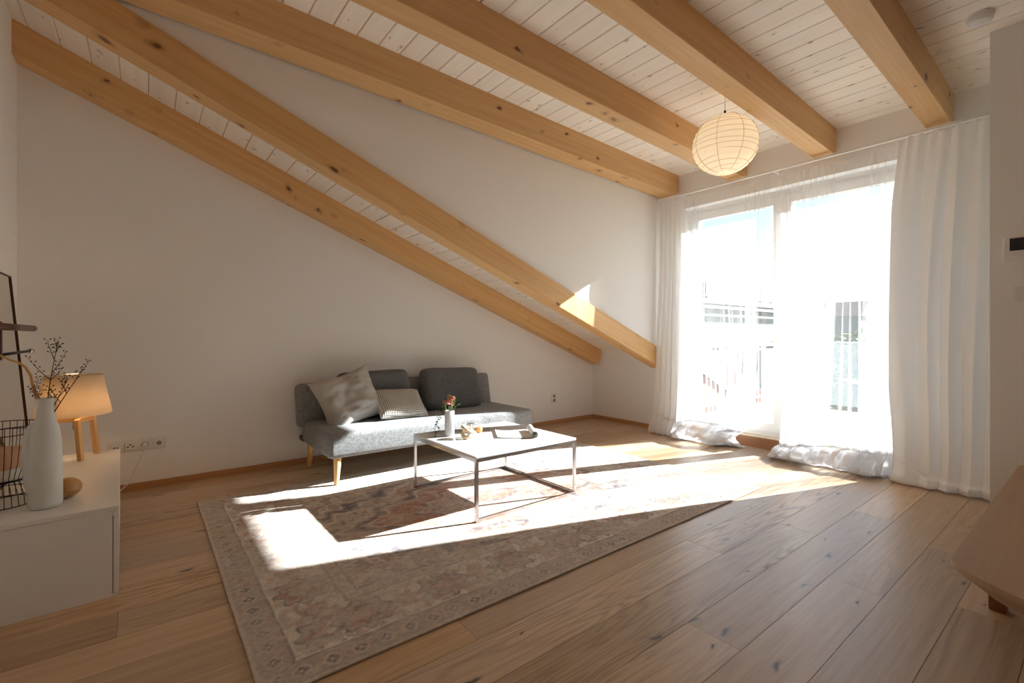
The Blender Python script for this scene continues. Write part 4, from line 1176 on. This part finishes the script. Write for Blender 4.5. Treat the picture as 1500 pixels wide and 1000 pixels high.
for i in range(nb):
    x = 5.03 + 0.07 + i * 0.137
    if d0 is None:
        d0 = chamfer_box(x - 0.065, x + 0.065, -1.4, 3.42, DZ - 0.028, DZ, 0.003).build('deck_board', M['deck'], dk); xf_ = x
    else:
        o = d0.copy(); col.objects.link(o); o.parent = dk; o.location = (x - xf_, 0, 0)
structure(MB().box(4.90, 5.03, WY0 - 0.05, WY1 + 0.05, -0.3, 0.10).build('trim_2', M['concrete']))
# side railing
def railing(name, label, p0, p1, z0, z1, nbal, rails, mat, post_every=None, bal=0.006, rr=0.014):
    p0, p1 = Vector((p0[0], p0[1], 0)), Vector((p1[0], p1[1], 0))
    r = empty(name, ((p0.x + p1.x) / 2, (p0.y + p1.y) / 2, z0), label, 'railing')
    for z in rails:
        MB().cyl(p0 + Vector((0, 0, z)), p1 + Vector((0, 0, z)), rr, n=10).build('rail', mat, r, smooth=True)
    b0 = None
    for i in range(nbal):
        p = p0.lerp(p1, (i + 0.5) / nbal)
        if b0 is None:
            b0 = MB().box(p.x - bal, p.x + bal, p.y - bal, p.y + bal, min(rails), z1).build('baluster', mat, r); bp = p
        else:
            o = b0.copy(); col.objects.link(o); o.parent = r; o.location = p - bp
    for i in range((post_every or 1) + 1):
        p = p0.lerp(p1, i / (post_every or 1))
        MB().box(p.x - 0.02, p.x + 0.02, p.y - 0.02, p.y + 0.02, z0, z1 + 0.01).build('post', mat, r)
    return r
railing('terrace_railing', 'pale metal bar railing along the side of the terrace', (5.02, 3.33), (7.52, 3.33), DZ, 1.235, 22, (0.165, 1.13, 1.235), M['galv'], 2)
# glass balustrade at the terrace front
gb = empty('glass_balustrade', (7.55, 0.9, DZ), 'frosted glass balustrade at the front edge of the terrace', 'balustrade')
M['frost'] = cloth_mat('grey_glass', (0.22, 0.25, 0.265, 1), 0.55, 0.2)
MB().box(7.535, 7.565, -1.35, 3.25, 0.985, 1.01).build('handrail', M['galvd'], gb)
for i in range(4):
    y = -1.3 + i * 1.13
    MB().box(7.546, 7.554, y + 0.03, y + 1.10, DZ + 0.08, 0.98).build('glass_panel', M['frost'], gb)
    MB().box(7.53, 7.57, y - 0.02, y + 0.02, DZ, 0.985).build('post', M['galvd'], gb)
# red-brown slatted stair side beyond the railing
rf = empty('timber_screen', (7.6, 4.0, -1.0), 'red-brown timber slat screen with a slanting top beyond the terrace railing', 'fence')
for i in range(26):
    x = 5.6 + i * 0.13
    ztop_ = max(0.12, 1.25 - 0.44 * (x - 6.2))
    MB().box(x, x + 0.105, 3.98, 4.0, -1.2, ztop_).build('slat', M['redw'], rf)
MB().add([(5.6, 3.94, 1.05), (8.95, 3.94, -0.42), (8.95, 3.94, -0.34), (5.6, 3.94, 1.13), (5.6, 3.98, 1.05), (8.95, 3.98, -0.42), (8.95, 3.98, -0.34), (5.6, 3.98, 1.13)],
         [(0, 1, 2, 3), (7, 6, 5, 4), (0, 4, 5, 1), (3, 2, 6, 7), (0, 3, 7, 4), (1, 5, 6, 2)]).build('stringer', M['galvd'], rf)
# neighbouring house with roof terrace
nh = empty('neighbour_house', (13, 7.5, -9), 'grey rendered neighbouring house with a railed roof terrace', 'house')
MB().box(8.6, 18.0, 6.0, 14, -9, 1.86).build('wall', M['concrete'], nh)
MB().box(8.4, 18.4, 5.85, 14, 1.86, 1.96).build('roof_slab', M['concrete_w'], nh)
MB().box(8.5, 18.2, 5.80, 5.86, 1.73, 1.79).build('gutter', M['galv'], nh)
MB().box(8.6, 15.0, 5.955, 6.0, 0.80, 1.35).build('render_band', M['concrete_w'], nh)
for (x0, x1, z0_, z1_) in ((9.6, 10.7, -0.6, 0.75), (11.8, 13.4, -0.6, 0.75), (14.4, 15.4, -0.6, 0.75), (16.2, 17.6, 0.1, 1.35)):
    wd = MB().box(x0, x1, 5.94, 5.99, z0_, z1_).build('window', M['galv'], nh)
    MB().box(x0 + 0.06, x1 - 0.06, 5.93, 5.945, z0_ + 0.06, z1_ - 0.06).build('pane', M['darkwin'], wd)
MB().box(14.0, 18.2, 7.9, 14, 1.96, 2.78).build('penthouse', M['concrete_d'], nh)
railing('roof_railing', 'white bar railing on the roof terrace of the neighbouring house', (8.5, 6.02), (17.65, 6.02), 1.96, 3.19, 84, (2.06, 3.19), M['galv'], 6, bal=0.009, rr=0.022)
railing('roof_railing', 'white bar railing across the end of the neighbouring roof terrace', (17.65, 6.02), (17.65, 12.0), 1.96, 3.19, 50, (2.06, 3.19), M['galv'], 4, bal=0.009, rr=0.022)
# terrace chair, throw and table
cx_, cy_ = 6.52, 2.36
ch = empty('wire_chair', (cx_, cy_, DZ), 'dark metal terrace armchair with curved back under a white fleece', 'chair')
seat = MB().lathe([(0.0, 0.40), (0.20, 0.40), (0.25, 0.42), (0.26, 0.45), (0.25, 0.45), (0.2, 0.425), (0.0, 0.42)], (cx_, cy_, DZ), 28, cap=False)
seat.build('seat', M['galvd'], ch, smooth=True)
def arc(r, z, a0, a1, n=24, tilt=0.0): return [(cx_ + (r + tilt) * math.cos(a), cy_ + (r + tilt) * math.sin(a), DZ + z) for a in np.linspace(a0, a1, n)]
bkp = []
for a in np.linspace(-0.9, 2.6, 30):
    hgt = 0.62 + 0.30 * max(0, math.sin((a + 0.9) / 3.5 * math.pi)) ** 0.8
    bkp.append((cx_ + 0.31 * math.cos(a), cy_ + 0.31 * math.sin(a), DZ + hgt))
MB().tube(bkp, 0.012, 8).build('back_hoop', M['galvd'], ch, smooth=True)
for i in range(2, 30, 3):
    p = bkp[i]; a = -0.9 + 3.5 * i / 29
    MB().tube([(cx_ + 0.25 * math.cos(a), cy_ + 0.25 * math.sin(a), DZ + 0.44), p], 0.005, 6).build('back_wire', M['galvd'], ch)
for a in (0.6, 2.2, 3.8, 5.4):
    MB().cyl((cx_ + 0.24 * math.cos(a), cy_ + 0.24 * math.sin(a), DZ), (cx_ + 0.17 * math.cos(a), cy_ + 0.17 * math.sin(a), DZ + 0.41), 0.010, n=8).build('leg', M['galvd'], ch)
fl_ = pillow(0.50, 0.44, 0.12, 12, wrinkle=0.06)
M['fleece'] = plain('white_fleece', (0.80, 0.79, 0.76, 1), 0.95, nscale=70, nstr=0.8)
fo = fl_.build('fleece_throw', M['fleece']); weld(fo)
fo.matrix_world = Matrix.Translation((cx_ - 0.03, cy_ - 0.03, DZ + 0.58)) @ Matrix.Rotation(math.radians(-25), 4, 'Z') @ Matrix.Rotation(math.radians(60), 4, 'X') @ Matrix.Rotation(math.radians(10), 4, 'Z')
tag(fo, 'white fleece cushion on the terrace armchair', 'cushion')
tx_, ty_ = 6.28, 1.66
tt = empty('bistro_table', (tx_, ty_, DZ), 'small round metal bistro table on the terrace', 'table')
MB().lathe([(0.0, 0.515), (0.255, 0.515), (0.262, 0.522), (0.262, 0.545), (0.256, 0.545), (0.252, 0.527), (0.0, 0.525)], (tx_, ty_, DZ), 40, cap=False).build('tabletop', M['galvd'], tt, smooth=True)
for a in (0.4, 2.5, 4.6):
    MB().cyl((tx_ + 0.25 * math.cos(a), ty_ + 0.25 * math.sin(a), DZ), (tx_ + 0.21 * math.cos(a), ty_ + 0.21 * math.sin(a), DZ + 0.516), 0.008, n=8).build('leg', M['galvd'], tt)
# ground and distant town
structure(MB().box(-60, 320, -200, 260, -9.6, -9.0).build('ground', M['ground']))
rd = random.Random(11)
M['town'] = [plain('town_render_%d' % i, srgb(*c), 0.9) for i, c in enumerate(((122, 120, 118), (140, 136, 130), (104, 107, 112), (132, 126, 120)))]
M['rooft'] = plain('town_roof', srgb(120, 96, 88), 0.9)
desc = ['beige town house', 'pale grey apartment block', 'slate grey town house', 'sandy town house', 'low brownish town house', 'tall greyish apartment block', 'long grey block']
for i, (ang, dist, wdt, h, dp, rt_) in enumerate(((24.5, 62, 6, 12.6, 8, 1), (21.0, 84, 8, 13.8, 8, 0), (18.0, 58, 5, 12.0, 6, 1), (14.8, 84, 8, 13.2, 8, 0), (10.0, 70, 8, 11.6, 8, 1), (7.0, 80, 10, 12.4, 8, 0), (29.5, 98, 16, 13.0, 8, 0))):
    a = math.radians(ang); bx, by = dist * math.cos(a), dist * math.sin(a)
    hb = empty('town_house', (bx, by, -9), desc[i] + ' on the skyline beyond the terrace' + (' with pitched roof' if rt_ else ' with flat roof'), 'house')
    MB().box(bx, bx + dp, by - wdt / 2, by + wdt / 2, -9, -9 + h).build('wall', M['town'][i % 4], hb)
    if rt_:
        z = -9 + h
        MB().add([(bx - 0.3, by - wdt / 2 - 0.3, z), (bx - 0.3, by + wdt / 2 + 0.3, z), (bx + dp, by + wdt / 2 + 0.3, z), (bx + dp, by - wdt / 2 - 0.3, z), (bx + dp / 2, by - wdt / 2, z + 1.6), (bx + dp / 2, by + wdt / 2, z + 1.6)],
                 [(0, 1, 5, 4), (2, 3, 4, 5), (0, 4, 3), (1, 2, 5), (3, 2, 1, 0)]).build('roof', M['rooft'], hb)
    else:
        MB().box(bx - 0.2, bx + dp, by - wdt / 2 - 0.2, by + wdt / 2 + 0.2, -9 + h, -9 + h + 0.4).build('roof', M['concrete_w'], hb)
    for fz in range(3):
        for fy in range(int(wdt // 2)):
            y = by - wdt / 2 + 1.0 + fy * 2.0; z = -9 + h - 2.4 - fz * 2.8
            MB().box(bx - 0.05, bx + 0.05, y - 0.5, y + 0.5, z - 0.7, z + 0.7).build('window', M['darkwin'], hb)
# trees below the balustrade
M['tree'] = plain('tree_foliage', srgb(96, 110, 70), 0.9, var=0.35, vscale=2.0)
M['bark'] = plain('tree_bark', srgb(80, 66, 54), 0.9)
def tree(x, y, ztop_, rad, label, seed):
    t = empty('garden_tree', (x, y, -9), label, 'tree')
    MB().cyl((x, y, -9), (x, y, ztop_ - rad), 0.16, 0.08, 8).build('trunk', M['bark'], t)
    r2 = random.Random(seed); b = MB()
    for i in range(1500):
        d = Vector((r2.gauss(0, 1), r2.gauss(0, 1), r2.gauss(0, 1))).normalized() * (r2.random() ** 0.4)
        p = Vector((x, y, ztop_ - rad * 1.2)) + Vector((d.x * rad, d.y * rad, d.z * rad * 1.2))
        leaf(b, p, (r2.gauss(0, 1), r2.gauss(0, 1), r2.gauss(0, 1)), (0, 0, 1), 0.22, 0.14)
    f = b.build('crown', M['tree'], t); f['kind'] = 'stuff'
tree(12.4, 3.65, 1.15, 0.8, 'leafy green tree beyond the glass balustrade near the round table', 3)
tree(26, 6.2, 0.2, 1.6, 'bushy green tree further off in front of the town houses', 5)
